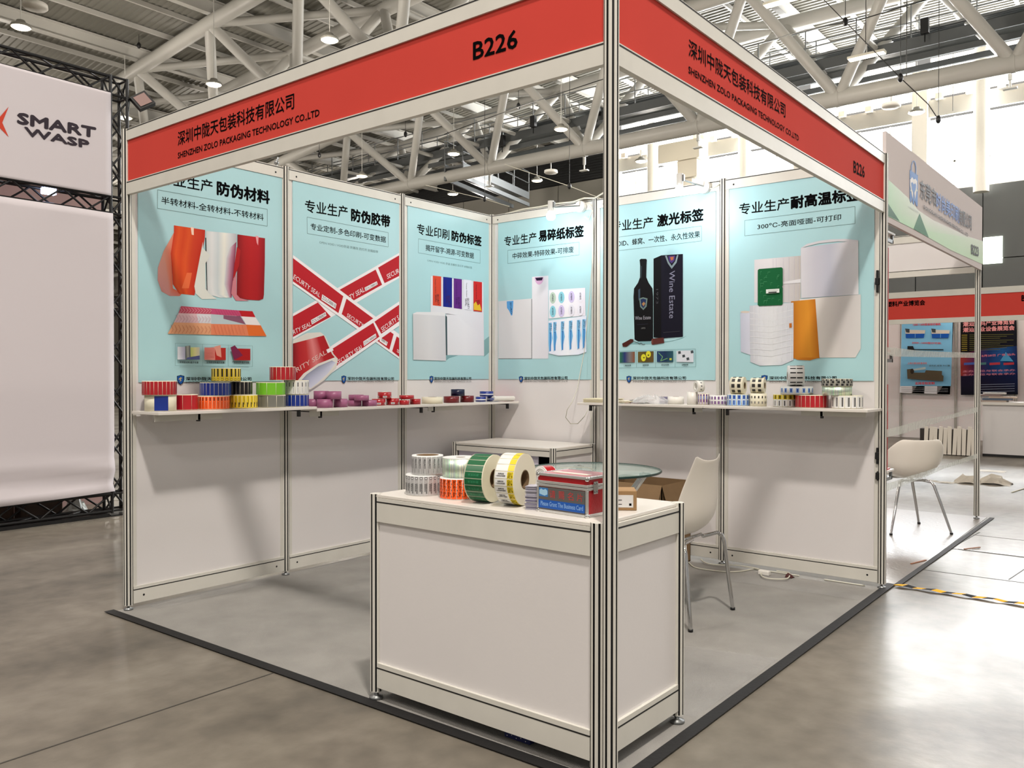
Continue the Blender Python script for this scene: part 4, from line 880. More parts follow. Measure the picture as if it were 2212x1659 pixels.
on_shelf('v11', 'R', 1797, 1862, 852.8, 881, None, 'white roll with black vertical lettering at the right end of the back shelf', d=.15, n=16, lm=whL, marks=((.6, .8, .15, .85, 1), (.45, .5, .15, .85, 1)))
holo = bpy.data.materials.new('holographic_foil'); holo.use_nodes = True
def holo_setup(m, sc):
    nt = m.node_tree; b_ = nt.nodes['Principled BSDF']; tc = nt.nodes.new('ShaderNodeTexCoord'); sep = nt.nodes.new('ShaderNodeSeparateXYZ'); at = nt.nodes.new('ShaderNodeMath'); at.operation = 'ARCTAN2'
    nt.links.new(tc.outputs['Object'], sep.inputs[0]); nt.links.new(sep.outputs[1], at.inputs[0]); nt.links.new(sep.outputs[0], at.inputs[1])
    cb = nt.nodes.new('ShaderNodeCombineXYZ'); nt.links.new(at.outputs[0], cb.inputs[0]); n_ = nt.nodes.new('ShaderNodeTexNoise'); n_.inputs['Scale'].default_value = sc; n_.inputs['Detail'].default_value = 3
    nt.links.new(cb.outputs[0], n_.inputs['Vector']); r = nt.nodes.new('ShaderNodeValToRGB'); e = r.color_ramp.elements; e[0].position = .25; e[0].color = (.30, .36, .37, 1); e[1].position = .80; e[1].color = (.85, .85, .85, 1)
    for p_, c_ in ((.36, (.62, .64, .62, 1)), (.44, (.35, .40, .48, 1)), (.475, (.66, .70, .66, 1)), (.495, (.30, .85, .35, 1)), (.51, (.70, .74, .72, 1)), (.55, (.80, .80, .76, 1)), (.57, (.92, .86, .45, 1)), (.59, (.45, .38, .40, 1)), (.66, (.72, .74, .76, 1))): x = e.new(p_); x.color = c_
    nt.links.new(n_.outputs[0], r.inputs[0]); nt.links.new(r.outputs[0], b_.inputs['Base Color']); b_.inputs['Metallic'].default_value = .8; b_.inputs['Roughness'].default_value = .42
holo_setup(holo, 16)
on_shelf('v12', 'R', 1777, 1838.7, 833, 852.4, 'v11', 'silvery holographic roll under the black and white patterned one', d=.16, paper=holo, n=0)
on_shelf('v13', 'R', 1776, 1840, 816.4, 832.6, 'v12', 'black and white patterned foil roll, topmost at the right end', d=.16, n=18, w=.92, lm=cm((.55, .55, .52), .3), marks=((.1, .6, .1, .35, 1), (.4, .9, .45, .7, 1), (.1, .45, .75, .95, 1)))
def standing(label, side, u0, u1, vt, vb, z0, az, lean=0, d=.15, wfrac=.55, name='label_roll', cat='roll', **k):
    """roll standing on its rim; az: direction its axis points to"""
    ax, val = (0, d) if side == 'L' else (1, -d)
    p = P((u0+u1)/2, vb, ax, val); dp = depth(p); R = (vb-vt)*dp/F/2*.97; wd = (u1-u0)*dp/F*wfrac
    a = math.radians(az); dirv = Vector((math.cos(a), math.sin(a), 0)); c = Vector((p.x, p.y, z0+R+.001))-dirv*wd/2
    q = Vector((0, 0, 1)).rotation_difference(dirv); e = (Matrix.Rotation(lean, 3, dirv.cross(Vector((0, 0, 1)))) @ q.to_matrix()).to_euler()
    return roll(label, c, R, wd, rot=e, name=name, cat=cat, **k)
dots = dict(n=9, w=.62, t0=.16, t1=.40, lm=cm((.18, .17, .16), .5), marks=((0, 1, .60, .84, 1),))
standing('cream dotted roll standing on its rim on the pale blue roll', 'R', 1578, 1611, 814, 852, TOPS['v6'], 8, wfrac=.86, rc=.022, **dots)
standing('cream dotted roll standing on its rim, right of the other standing one', 'R', 1621, 1654, 815.5, 849.5, TOPS['v7'], 10, wfrac=.86, rc=.02, **dots)
standing('thin white tape ring standing tilted on the pale roll', 'R', 1497, 1523, 822.5, 848, TOPS['v3'], -128, wfrac=.62, rc=.026, paper=white_p, inner=white_p, name='tape_roll', cat='tape roll', n=10, w=.4, t0=.4, t1=.6, lm=cm((.4, .4, .4), .5))
standing('tall white roll with rows of black lettering standing above the blue-dotted roll', 'R', 1700, 1737, 789, 835, TOPS['v10'], 24, lean=0, wfrac=.92, rc=.025, n=13, w=.26, t0=.14, t1=.48, lm=MK[0], marks=((0, 1, .54, .88, 1),), paper=whL)

# ------------------------------------------------------------------ reception counter
def cab(name, label, cat, x0, x1, y0, y1, h, rh, open_side=None):
    t = thing(name, label, cat, (x0, y0, 0))
    for x, y in ((x0, y0), (x1, y0), (x1, y1), (x0, y1)):
        b = MB(); add_post(b, x, y, .035, h); b.build('post', [alu, alu_d], t)
        b = MB(); b.lathe([(0, .0055), (.027, .0055), (.027, .015), (.010, .02), (.010, .036)], 16, 0, (x, y, 0)); b.build('levelling_foot', steel, t)
    for ax, c, a0, a1 in ((0, y0, x0, x1), (0, y1, x0, x1), (1, x0, y0, y1), (1, x1, y0, y1)):
        for nm, z0, z1, ln in (('top_rail', h-rh, h-.014, (.83,)), ('bottom_rail', .055, .15, (.80,))):
            if open_side == (ax, c) and nm == 'bottom_rail': pass
            b = MB(); rail(b, ax, a0+.02, a1-.02, c, z0, z1, .015, ln); b.build(nm, [alu, alu_d], t)
        if open_side != (ax, c):
            (B((a0+.02, c-.004, .15), (a1-.02, c+.004, h-rh)) if ax == 0 else B((c-.004, a0+.02, .15), (c+.004, a1-.02, h-rh))).build('panel', panel_m, t)
    B((x0-.005, y0-.012, h-.013), (x1+.005, y1+.012, h-.001)).build('counter_top', shelf_m, t, bevel=.002)
    return t
HC = .7987
cab('reception_counter', 'white counter with aluminium frame at the booth front, bearing label rolls and a red case', 'counter', 1.9417, 2.9549, -3.0001, -2.4737, HC, .105)
cb_ = cab('storage_cabinet', 'low white cabinet with sliding doors in the inner corner under the cables', 'cabinet', .12, 1.02, -.56, -.07, .755, .062, (0, -.56))
b = MB(); b.box((.15, -.556, .16), (.60, -.55, .693)); d1 = b.build('sliding_door', cm((.80, .78, .84), .4), cb_)
b = MB(); b.box((.46, -.546, .16), (.885, -.54, .693)); d2 = b.build('sliding_door', cm((.80, .78, .84), .4), cb_)
B((.145, -.53, .16), (.995, -.10, .17)).build('inner_floor', black, cb_); B((.145, -.1, .16), (.995, -.09, .693)).build('inner_back', black, cb_)
# things on the counter
ZC = HC-.0004
def upright(u0, u1, vb, z0, label, H_, R=None, **k):
    um = (u0+u1)/2; f = P(um, vb, 2, z0); R = R or (u1-u0)/2*depth(f)/F
    dv = Vector((f.x-CL.x, f.y-CL.y, 0)).normalized(); c = f+dv*R
    k.setdefault('face', math.atan2(-dv.y, -dv.x)+.1)
    return roll(label, (c.x, c.y, z0), R, H_, **k), c, R
k_ = 1/F*2.95
BK = ink_k
tx1 = [('贴后须知请勿撕', True, .52, .78, .62, .12, .02, BK), ('撕毁无效', True, .22, .42, .60, .22, .02, BK)]
(_, cA, RA) = upright(876, 956, 1072, ZC, 'white label roll with round symbols, lower of the left pair on the counter', 46*k_*1.02, paper=whL, n=24, w=.93, lm=slL, sep=True, marks=((.3, .75, .80, .93, 1), (.38, .67, .825, .905, 4)), txt=tx1)
upright(889.5, 957.5, 1027, ZC+46*k_*1.02+.001, 'silver white label roll with fine black print, upper of the left pair on the counter', 44*k_, R=RA*.86, paper=whL, n=20, w=.93, lm=slL, sep=True, rc=RA*.62, txt=[('SECURITY', True, .55, .75, .85, .35, .02, BK), ('OPEN VOID LABEL', True, .3, .42, .8, .1, 0, BK)])
(_, cB, RB) = upright(949.5, 1028, 1080, ZC, 'orange security label roll under the holographic roll', 47*k_, paper=whL, n=20, w=.9, t0=.03, lm=orL, sep=True, marks=((0, .14, .12, .18, 1), (0, .14, .42, .48, 1), (0, .14, .72, .78, 1), (.86, 1, .27, .33, 1), (.86, 1, .57, .63, 1), (.86, 1, .87, .93, 1)), txt=[('SECURITY SEAL', True, .36, .72, .92, .12, .02, BK)])
b_ = upright(955, 1035, 1033, ZC+47*k_+.001, 'holographic silver roll on top of the orange roll', 42*k_, R=RB*1.02, paper=holo, rc=RB*.28)
cap = MB(); cap.lathe([(RB*.28, 42*k_), (RB*1.015, 42*k_), (RB*1.015, 42*k_+.0025), (RB*.28, 42*k_+.0025)], 40, 0, close=True, sm=False); cap.build('paper_cap', whL, b_[0], local=True)
def stand_counter(label, u0, u1, vt, vb, az, w_px, **k):
    f = P((u0+u1)/2, vb, 2, ZC); dp = depth(f); R = (vb-vt)*dp/F/2*1.0; a = math.radians(az); dirv = Vector((math.cos(a), math.sin(a), 0)); wd = w_px*dp/F
    dv = Vector((f.x-CL.x, f.y-CL.y, 0)).normalized(); c = Vector((f.x, f.y, ZC+R+.0012))+dv*(R*.30)-dirv*wd/2
    e = Vector((0, 0, 1)).rotation_difference(dirv).to_euler(); return roll(label, c, R, wd, rot=e, **k)
st_rot = None
stand_counter('big roll of dark green labels standing on its rim on the counter', 1014, 1082, 983, 1086, 10, 47, n=22, w=.9, t0=.05, t1=.95, lm=dgL, sep=True, rc=.034, txt=[('发货封签', True, .3, .68, .22, .80, .01, cm((.20, .56, .38), .5))], face=.1)
stand_counter('big roll of white and yellow labels standing on its rim beside the green roll', 1076, 1150, 981, 1093, 12, 47, n=22, w=.88, t0=.05, t1=.95, lm=whL, sep=True, rc=.034, marks=((0, 1, .66, .97, 3),), txt=[('防拆人竹', True, .1, .95, .70, .94, .02, BK), ('一次性防伪标签纸', True, .52, .76, .10, .58, .01, BK), ('撕毁无效', True, .22, .44, .2, .5, .01, BK)], face=.1)
# card stack
p = P(1141, 1101, 2, ZC); t = thing('card_stack', 'neat stack of business cards beside the red case', 'cards', (p.x+.01, p.y+.035, ZC), None, (0, 0, .35))
cs = cm((.70, .69, .74), .5); cs2 = cm((.40, .38, .50), .5)
for i in range(40):
    b = MB(); dx, dy = random.uniform(-.0035, .0035), random.uniform(-.0035, .0035); b.box((-.032+dx, -.027+dy, i*.0020+.0002), (.032+dx, .027+dy, i*.0020+.0019)); b.build('card', cs2 if i in (3, 4, 9, 14, 15, 20) else cs, t, local=True)
# red aluminium case
q0, q1 = P(1159.5, 1103.5, 2, ZC), P(1268.6, 1119.5, 2, ZC)
LC = (q1-q0).length; ca = math.atan2(q1.y-q0.y, q1.x-q0.x)
case = thing('business_card_case', 'red business card case with aluminium edges and hasp on the counter', 'case', (q0.x, q0.y, ZC), None, (0, 0, ca))
DC, HCs, HL = .165, .094, .036
rc_ = mat('red_case_sheet', (.62, .05, .09), .35, bump=.1, bscale=150); al2 = mat('bright_aluminium_edge', (.82, .82, .81), .25, .7)
B((.003, .003, .002), (LC-.003, DC-.003, HCs)).build('case_body', rc_, case, local=True)
B((.003, .003, HCs+.003), (LC-.003, DC-.003, HCs+HL-.002)).build('case_lid', rc_, case, local=True)
def edge(lo, hi): B(lo, hi).build('edge_profile', al2, case, local=True, bevel=.0015)
e_ = .0085
for (z0, z1) in ((0, .010), (HCs-.008, HCs+.0005), (HCs+.002, HCs+.011), (HCs+HL-.009, HCs+HL)):
    edge((0, 0, z0), (LC, e_, z1)); edge((0, DC-e_, z0), (LC, DC, z1)); edge((0, e_, z0), (e_, DC-e_, z1)); edge((LC-e_, e_, z0), (LC, DC-e_, z1))
for x in (0, LC-e_):
    for y in (0, DC-e_): edge((x, y, .010), (x+e_, y+e_, HCs-.008))
for x in (.004, LC-.004):
    for z in (.005, HCs+HL-.006):
        for y in (.004, DC-.004):
            b = MB(); b.lathe([(0, -.009), (.006, -.007), (.009, 0), (.006, .007), (0, .009)], 10, 0, (x, y, z)); b.build('corner_cap', chrome, case, local=True)
pq = B((e_+.001, -.0012, .011), (LC-e_-.001, .0025, HCs-.010)).build('front_plaque', cm((.36, .35, .34), .3), case, local=True)
B((e_+.001, -.0018, .014), (LC-e_-.001, -.0010, .042)).build('blue_band', cm((.10, .33, .66), .3), pq, local=True)
f = MB(); add_text(f, 'Please Grant The Business Card', (.019, -.0022, .022), (LC-.016, -.0022, .022), (.019, -.0022, .037), 0, .02); f.build('lettering', cm((.50, .66, .86), .4), pq, local=True)
for i, ch in enumerate('请赐名片'):
    f = MB(); x = .058+i*.038; add_text(f, ch, (x, -.0016, .050), (x+.024, -.0016, .050), (x, -.0016, .076), 0, .006); f.build('lettering', cm((.70, .24, .24), .4), pq, local=True)
hs = MB(); hs.poly([(.013, -.0016, .072), (.020, -.0016, .078), (.030, -.0016, .074), (.040, -.0016, .078), (.048, -.0016, .072), (.048, -.0016, .060), (.036, -.0016, .055), (.026, -.0016, .057), (.013, -.0016, .060)]); hs.build('handshake_emblem', cm((.62, .78, .88), .4), pq, local=True)
B((.011, -.0014, .052), (.050, -.0008, .081)).build('emblem_ground', cm((.20, .45, .70), .4), pq, local=True)
hz = B((LC, .030, HCs-.020), (LC+.004, .052, HCs+.020)).build('hasp', chrome, case, local=True, bevel=.001)
for z in (HCs-.013, HCs+.013):
    for y in (.035, .047): b = MB(); b.lathe([(0, -.0025), (.0022, -.0015), (.0022, .0015), (0, .0025)], 8, 0, (LC+.005, y, z)); b.build('rivet', steel, hz, local=True)
B((.03, .045, HCs+HL-.0005), (LC-.035, .07, HCs+HL+.0008)).build('card_slot', cm((.86, .82, .76), .5), case, local=True)
B((.014, .014, HCs+HL-.002), (LC-.014, DC-.014, HCs+HL-.0008)).build('lid_sheet', cm((.72, .40, .42), .3), case, local=True)
# small carton behind the post
p = P(1365, 1103, 2, ZC); t = thing('small_carton', 'small brown carton with a white address label at the counter edge behind the tall post', 'box', (p.x+.012, p.y+.012, ZC), None, (0, 0, .62))
bx = B((-.14, 0, 0), (0, .10, .066)).build('carton_body', cm((.62, .49, .33), .8), t, local=True, bevel=.002)
B((-.115, -.0008, .010), (-.012, -.0002, .052)).build('address_label', whL, t, local=True)
for i, z in enumerate((.020, .027, .034, .041)): B((-.105, -.0012, z), (-.05-.012*(i % 2), -.0009, z+.002)).build('print_line', BK, t, local=True)
B((-.026, -.0012, .016), (-.018, -.0009, .024)).build('print_mark', BK, t, local=True)
# red tape ring behind the case
pr = P(1180, 1020, 1, -2.69); ra = math.radians(-112); rd_ = Vector((math.cos(ra), math.sin(ra), 0)); pc = Vector((pr.x, pr.y, ZC+.0615))-rd_*.02
roll('red tape ring standing behind the red case, its white inside showing', pc, .060, .044, rc=.053, paper=MK[3], inner=MK[3], n=9, w=.94, t0=.06, t1=.94, lm=rL, sep=True, rot=Vector((0, 0, 1)).rotation_difference(rd_).to_euler(), name='tape_roll', cat='tape roll')

# ------------------------------------------------------------------ glass table
glass = mat('green_tinted_glass', (.78, .88, .85), .03, trans=.0, alpha=.36, spec=.8)
tb = thing('glass_table', 'round glass-topped table with crossing chrome legs behind the counter', 'table', (1.90, -1.41, 0))
b = MB(); b.lathe([(0, .738), (.362, .738), (.366, .742), (.366, .746), (.362, .750), (0, .750)], 64, 0, (1.90, -1.41, 0)); b.build('glass_top', glass, tb)
b = MB(); b.lathe([(.361, .7375), (.3665, .741), (.3665, .747), (.361, .7505)], 64, 0, (1.90, -1.41, 0)); b.build('glass_rim', cm((.10, .22, .20), .15), tb)
for k in range(3):
    a = math.radians(20+120*k); a2 = a+PI; b = MB()
    b.tube([(1.90+.28*math.cos(a), -1.41+.28*math.sin(a), .735), (1.90+.05*math.cos(a+.5), -1.41+.05*math.sin(a+.5), .40), (1.90+.30*math.cos(a2), -1.41+.30*math.sin(a2), .0265)], .019, 14); o = b.build('leg', chrome, tb)
    b = MB(); b.lathe([(0, -.006), (.03, -.006), (.03, .003), (0, .003)], 16, 0, (1.90+.28*math.cos(a), -1.41+.28*math.sin(a), .7345)); b.build('mount_plate', chrome, o)
# brown carton on the floor under the table by the wall
ct = thing('open_carton', 'open brown cardboard carton at the wall behind the glass table', 'box', (1.60, -.35, 0))
x0, x1, y0, y1, h = 1.28, 1.80, -.46, -.06, .55
for nm, lo, hi in (('side', (x0, y0, .006), (x1, y0+.006, h)), ('side', (x0, y1-.006, .006), (x1, y1, h)), ('side', (x0, y0, .006), (x0+.006, y1, h)), ('side', (x1-.006, y0, .006), (x1, y1, h)), ('bottom', (x0, y0, .005), (x1, y1, .012))):
    B(lo, hi).build(nm, cardb, ct)
for (p0, p1, dv) in (((x0, y0, h), (x1, y0, h), (0, -.06, -.13)), ((x1, y0, h), (x1, y1, h), (.04, 0, -.13))):
    b = MB(); d = Vector(dv); a, c_ = Vector(p0), Vector(p1); nrm = Vector((0, 0, .004)); b.add([a, c_, c_+d, a+d, a+nrm, c_+nrm, c_+d+nrm, a+d+nrm], [(0, 1, 2, 3), (4, 7, 6, 5), (0, 4, 5, 1), (2, 6, 7, 3), (1, 5, 6, 2), (0, 3, 7, 4)]); b.build('flap', cardb, ct)

# ------------------------------------------------------------------ white shell chair
def chair(label, loc, rz, style):
    """local frame: sitter faces -x, base at floor centre"""
    t = thing('shell_chair', label, 'chair', loc, None, (0, 0, rz))
    prof = ([(-.27, .455, .15, 0), (-.24, .462, .185, .012), (-.12, .450, .21, .02), (0, .426, .228, .03), (.06, .424, .236, .04), (.125, .436, .246, .05), (.170, .482, .252, .052), (.188, .56, .242, .048), (.194, .64, .224, .040), (.203, .72, .188, .032), (.215, .79, .156, .026), (.226, .832, .138, .022)]
            if style == 'tall' else
            [(-.24, .445, .17, .0), (-.18, .438, .215, .03), (-.05, .425, .235, .07), (.06, .425, .245, .11), (.14, .445, .25, .13), (.19, .50, .255, .13), (.215, .57, .25, .12), (.23, .64, .235, .09), (.245, .70, .20, .06), (.25, .745, .15, .04)])
    n = 12; vs = []
    for ou in (0, 1):
        for i, (x, z, hw, cup) in enumerate(prof):
            a = prof[max(0, i-1)]; c_ = prof[min(len(prof)-1, i+1)]; tx, tz = c_[0]-a[0], c_[1]-a[1]; L = math.hypot(tx, tz); nx, nz = -tz/L, tx/L   # normal towards sitter/up
            for j in range(n+1):
                s = j/n*2-1; k = cup*abs(s)**2.2
                ex = k*nx; ez = k*nz
                if style == 'tall' and i == len(prof)-1: ez += .030*(abs(s)**3)-.012
                vs.append((x+ex-nx*.007*ou, s*hw, z+ez-nz*.007*ou))
    m_ = len(prof); N = m_*(n+1); fs = []
    for i in range(m_-1):
        for j in range(n):
            a = i*(n+1)+j; fs.append((a, a+1, a+n+2, a+n+1)); fs.append((N+a, N+a+n+1, N+a+n+2, N+a+1))
    for i in range(m_-1):
        for j in (0, n): a = i*(n+1)+j; q = (a, a+n+1, N+a+n+1, N+a); fs.append(q if j == 0 else q[::-1])
    for i in (0, m_-1):
        for j in range(n): a = i*(n+1)+j; q = (a, N+a, N+a+1, a+1); fs.append(q if i == 0 else q[::-1])
    b = MB(); b.add(vs, fs, 0, None, True); o = b.build('seat_shell', shell, t, local=True)
    sb = o.modifiers.new('s', 'SUBSURF'); sb.levels = 1; sb.render_levels = 1
    zt = .412 if style == 'tall' else .412
    for sx in (-1, 1):
        for sy in (-1, 1):
            b = MB(); xt, yt = (.02+sx*.13), sy*.12
            xf, yf = sx*.235, sy*.245
            if style == 'tall': pts = [(xt, yt*.5, zt), (xt+sx*.02, sy*.19, zt+.002), (xt+sx*.035, sy*.215, zt-.012), (xt+sx*.045, sy*.222, zt-.045), (xf, yf, .006)]; r = .0105
            else: pts = [(sx*.10, sy*.08, zt), (sx*.15, sy*.13, zt-.01), (sx*.165, sy*.145, zt-.04), (xf, yf, .006)]; r = [.011, .012, .013, .009]
            b.tube(pts, r, 10); lg = b.build('leg', chrome, t, local=True)
            b = MB(); b.lathe([(.0, .001), (.0125, .001), (.0125, .014), (0, .014)], 10, 0, (xf, yf, 0)); b.build('foot_cap', black, lg, local=True)
    for xb in (-.11, .12): b = MB(); b.tube([(xb, -.10, zt), (xb, .10, zt)], .009, 8); b.build('under_bar', chrome, t, local=True)
    return t
chair('white moulded chair with chrome legs at the glass table, seen from behind', (2.275, -1.232, .0052), 0.0, 'tall')

# ------------------------------------------------------------------ arm lamps on the back wall
bulb_m = mat('lit_led_bulb', (.93, .97, 1.0), .3, emit=55)
def arm_lamp(label, c, bp, led):
    t = thing('arm_lamp', label, 'lamp', c); x, y, z = c; bx_, by_, bz_ = bp
    b = MB(); pts = [(x+.042*math.cos(2*PI*k/24), y-.02, z+.042*math.sin(2*PI*k/24)) for k in range(24)]; q = [(p[0], y+.012, p[2]) for p in pts]
    b.poly(pts[::-1]); b.poly(q)
    for k in range(24): b.add([pts[k], pts[(k+1) % 24], q[(k+1) % 24], q[k]], [(0, 1, 2, 3)], 0, None, True)
    b.build('wall_disc', white_p, t)
    b = MB(); b.tube([(x, y-.02, z+.005), (bx_+.03, by_+.01, bz_+.06)], .006, 8); b.build('arm', steel, t)
    b = MB(); b.tube([(bx_, by_, bz_+.03), (bx_, by_, bz_+.105)], .0215, 18); b.build('lamp_holder', cm((.86, .86, .84), .3), t)
    b = MB(); b.box((bx_+.021, by_-.008, bz_+.055), (bx_+.034, by_+.008, bz_+.095)); b.build('switch_box', steel, t)
    b = MB(); b.lathe([(.012, .030), (.020, .022), (.030, .008), (.033, -.006), (.028, -.022), (.015, -.031), (0, -.034)], 20, 0, bp); b.build('bulb', bulb_m, t)
    l = bpy.data.lights.new('bulb_light', 'POINT'); l.energy = led*.9; l.color = (.88, .94, 1.0); l.shadow_soft_size = .03
    o = bpy.data.objects.new('bulb_light', l); C.objects.link(o); o.location = (bx_, by_, bz_-.075)
b1, b2 = P(1190, 466, 1, -.35), P(1468, 411, 1, -.35); d1_, d2_ = P(1255, 447, 1, -.03), P(1522, 405, 1, -.03)
arm_lamp('lit white arm lamp above the white cartons poster, left of the tall post', d1_, b1, 7)
arm_lamp('lit white arm lamp above the wine bottle poster, right of the tall post', d2_, b2, 7)
cable('lamp_cable', 'white cable bundle lying along the top of the corner wall panels to the left lamp', [P(1092, 462, 1, 0), P(1130, 452, 1, 0), P(1165, 447, 1, 0), P(1200, 440, 1, 0), P(1238, 436, 1, -.02), P(1262, 428, 1, -.03), P(1285, 428, 1, -.03), P(1306, 415, 1, -.02)], .006, cable_w)
cable('lamp_cable', 'white cable drooping from the left lamp disc beside the wall post', [P(1268, 440, 1, -.03), P(1280, 455, 1, -.035), P(1272, 475, 1, -.04), P(1264, 468, 1, -.035)], .004, cable_w)
cable('lamp_cable', 'grey cable from the right lamp disc over the wall post', [P(1533, 408, 1, -.03), P(1545, 404, 1, -.03), P(1556, 396, 1, -.02), P(1562, 386, 1, 0)], .004, cable_w)
cable('lamp_cable', 'white cord looping from the lamp down the wall and up behind the shelf', [P(1282, 470, 1, -.035), P(1280, 560, 1, -.035), P(1272, 660, 1, -.03), P(1262, 760, 1, -.04), P(1247, 840, 1, -.1), P(1236, 868, 1, -.32), P(1225, 885, 1, -.33), P(1222, 902, 1, -.30), P(1232, 915, 1, -.25), P(1248, 915, 1, -.2), P(1262, 900, 1, -.12), P(1270, 885, 1, -.06), P(1276, 873, 1, -.02)], .0028, cable_w)
cable('table_cable', 'thin pale cable curled on the glass table top', [(1.75, -1.50, .7525), (1.78, -1.42, .7525), (1.85, -1.38, .7525), (1.92, -1.44, .7525), (1.95, -1.50, .7525)], .002, cable_w)
# small pulley hooks on the wall tops
for u, v, l in ((597, 348, 'small brass hook clipped to the top of the leftmost wall panel'),):
    p = P(u, v, 0, 0); b = MB(); b.tube([(0, p.y, 2.544), (0, p.y, 2.575), (0, p.y+.01, 2.59), (0, p.y+.012, 2.60)], .005, 8); b.lathe([(0, 2.548), (.014, 2.556), (.014, 2.57), (0, 2.578)], 12, 0, (0, p.y, 0)); tag(b.build('clip_hook', steel), l, 'hook')
# black strap hinges on the far right panel
for u, v0, v1, l in ((1896, 584, 632, 'black cable clamp beside the far right post, upper one'), (1896, 967, 1002, 'black cable clamp beside the far right post, middle one'), (1897, 1018, 1038, 'black cable clamp beside the far right post, lowest one')):
    a, c_ = P(u, v0, 1, -.012), P(u, v1, 1, -.012); b = MB(); b.box((a.x-.006, -.024, c_.z), (a.x+.006, -.0085, a.z)); b.box((a.x-.012, -.026, (a.z+c_.z)/2-.02), (a.x+.010, -.0085, (a.z+c_.z)/2+.02)); tag(b.build('cable_clamp', black, bevel=.002), l, 'clamp')

# ------------------------------------------------------------------ cables, plug on the carpet
def floor_cable(label, pix, r=.0042, m_=cable_w, z=.0055):
    pts = [P(u, v, 2, .01) for u, v in pix]; b = MB()
    cp_ = []
    for i in range(len(pts)-1):
        for k in range(4):
            t_ = k/4; p0 = pts[max(0, i-1)]; p1 = pts[i]; p2 = pts[i+1]; p3 = pts[min(len(pts)-1, i+2)]
            cp_.append(.5*((2*p1)+(p2-p0)*t_+(2*p0-5*p1+4*p2-p3)*t_*t_+(3*p1-p0-3*p2+p3)*t_**3))
    cp_.append(pts[-1]); b.tube([(p.x, min(p.y, -.03), z+r) for p in cp_], r, 6); return tag(b.build('power_cable', m_), label, 'cable')
floor_cable('white power cable running along the carpet behind the chair legs', [(1488, 1215), (1500, 1225), (1530, 1231), (1570, 1235), (1600, 1234), (1630, 1229), (1660, 1228), (1695, 1232), (1735, 1239)])
floor_cable('white power cable looping near the wall post base', [(1526, 1206), (1516, 1212), (1525, 1219), (1550, 1223), (1590, 1224), (1625, 1229), (1640, 1232)], z=.0145)
floor_cable('white cable looped in a ring beside the plug on the carpet', [(1650, 1236), (1643, 1243), (1652, 1251), (1675, 1254), (1700, 1253), (1706, 1244), (1702, 1234), (1692, 1229)], z=.0145)
floor_cable('white cable running to the foot of the far right post', [(1789, 1247), (1815, 1253), (1845, 1258), (1870, 1260), (1885, 1254), (1893, 1245)])
p = P(1651, 1237, 2, .02); b = MB(); b.box((p.x-.035, p.y-.018, .006), (p.x+.035, p.y+.018, .034)); tag(b.build('power_plug', white_p, bevel=.005), 'white plug adaptor lying on the carpet at the wall foot', 'plug')
p = P(1705, 1246, 2, .01); b = MB(); crumple(b, (p.x, p.y, .006), .05, .05, .03, 5, 9); tag(b.build('cable_knot', cm((.28, .12, .11), .6)), 'dark red cable knot on the white ring of cable', 'tape knot')
p = P(1122, 1607, 2, .0); t = thing('floor_socket', 'dark blue box with white dots under the front edge of the counter', 'box', (p.x, p.y, 0))
b = MB(); b.box((p.x-.065, p.y, .0085), (p.x+.045, p.y+.05, .030)); b.build('box_body', cm((.07, .10, .32), .4), t)
for i in range(5): b = MB(); b.box((p.x-.055+i*.02, p.y-.0008, .014+.006*(i % 2)), (p.x-.052+i*.02, p.y-.0002, .017+.006*(i % 2))); b.build('dot', white_p, t)

# ------------------------------------------------------------------ yellow and black barrier tape
yb = thing('barrier_tape', 'yellow and black barrier tape lying on the floor right of the booth', 'tape', (3.05, .12, 0))
a, c_ = P(1932, 1264, 2, .006), P(2290, 1318, 2, .006); n = 16; yl = cm((.90, .66, .08), .8, spec=.1); ybk = cm((.05, .05, .05), .8, spec=.1)
for i in range(n):
    s0, s1 = i/n, (i+1)/n; p0, p1 = a.lerp(c_, s0), a.lerp(c_, s1); d = (c_-a).normalized(); nn = Vector((-d.y, d.x, 0))
    w0, w1 = .020+.006*math.sin(i*1.7), .020+.006*math.sin((i+1)*1.7); sk = d*.018; z0, z1 = .006+.004*math.sin(i*2.1), .006+.004*math.sin((i+1)*2.1)
    b = MB(); U = Vector((0, 0, 1)); q = [p0-nn*w0+U*z0, p1-nn*w1+U*z1, p1+nn*w1+sk+U*z1, p0+nn*w0+sk+U*z0]; b.add(q+[v-U*.0015 for v in q], [(0, 1, 2, 3), (4, 7, 6, 5), (0, 4, 5, 1), (1, 5, 6, 2), (2, 6, 7, 3), (3, 7, 4, 0)]); b.build('stripe', yl if i % 2 == 0 else ybk, yb)

# ------------------------------------------------------------------ neighbouring booth B223
cp2 = tag(B((.2, .12, 0), (3.045, 3.16, .004)).build('carpet', carpet2_m), 'film-covered pale felt carpet of the neighbouring booth on the right', 'carpet')
tape('floor_tape', 'black tape along the edge of the neighbouring carpet', [((3.055, .14), (3.085, 3.16), .035)])
post(2.985, 3.03, 'grooved aluminium post standing free under the green and white banner', z1=2.235)
bn = thing('banner_sign', 'white and green banner sign with a blue shopping bag emblem and B223', 'sign', (3, .03, 2.2))
BX = 3.012
bo = MB(); tl, tr, br_, bl_ = P(1914, 283, 0, BX), P(2122, 448, 0, BX), P(2121, 584, 0, BX), P(1914, 478, 0, BX)
def slab(q, th, name, m_, par):
    b = MB(); v0 = [Vector(p) for p in q]; v1 = [p-Vector((th, 0, 0)) for p in v0]; n = len(q)
    b.poly(v0); b.poly(v1[::-1])
    for i in range(n): b.poly([v0[i], v1[i], v1[(i+1) % n], v0[(i+1) % n]])
    return b.build(name, m_, par)
slab([bl_, br_, tr, tl], .02, 'banner_board', cm((.84, .80, .79), .85, spec=.1), bn)
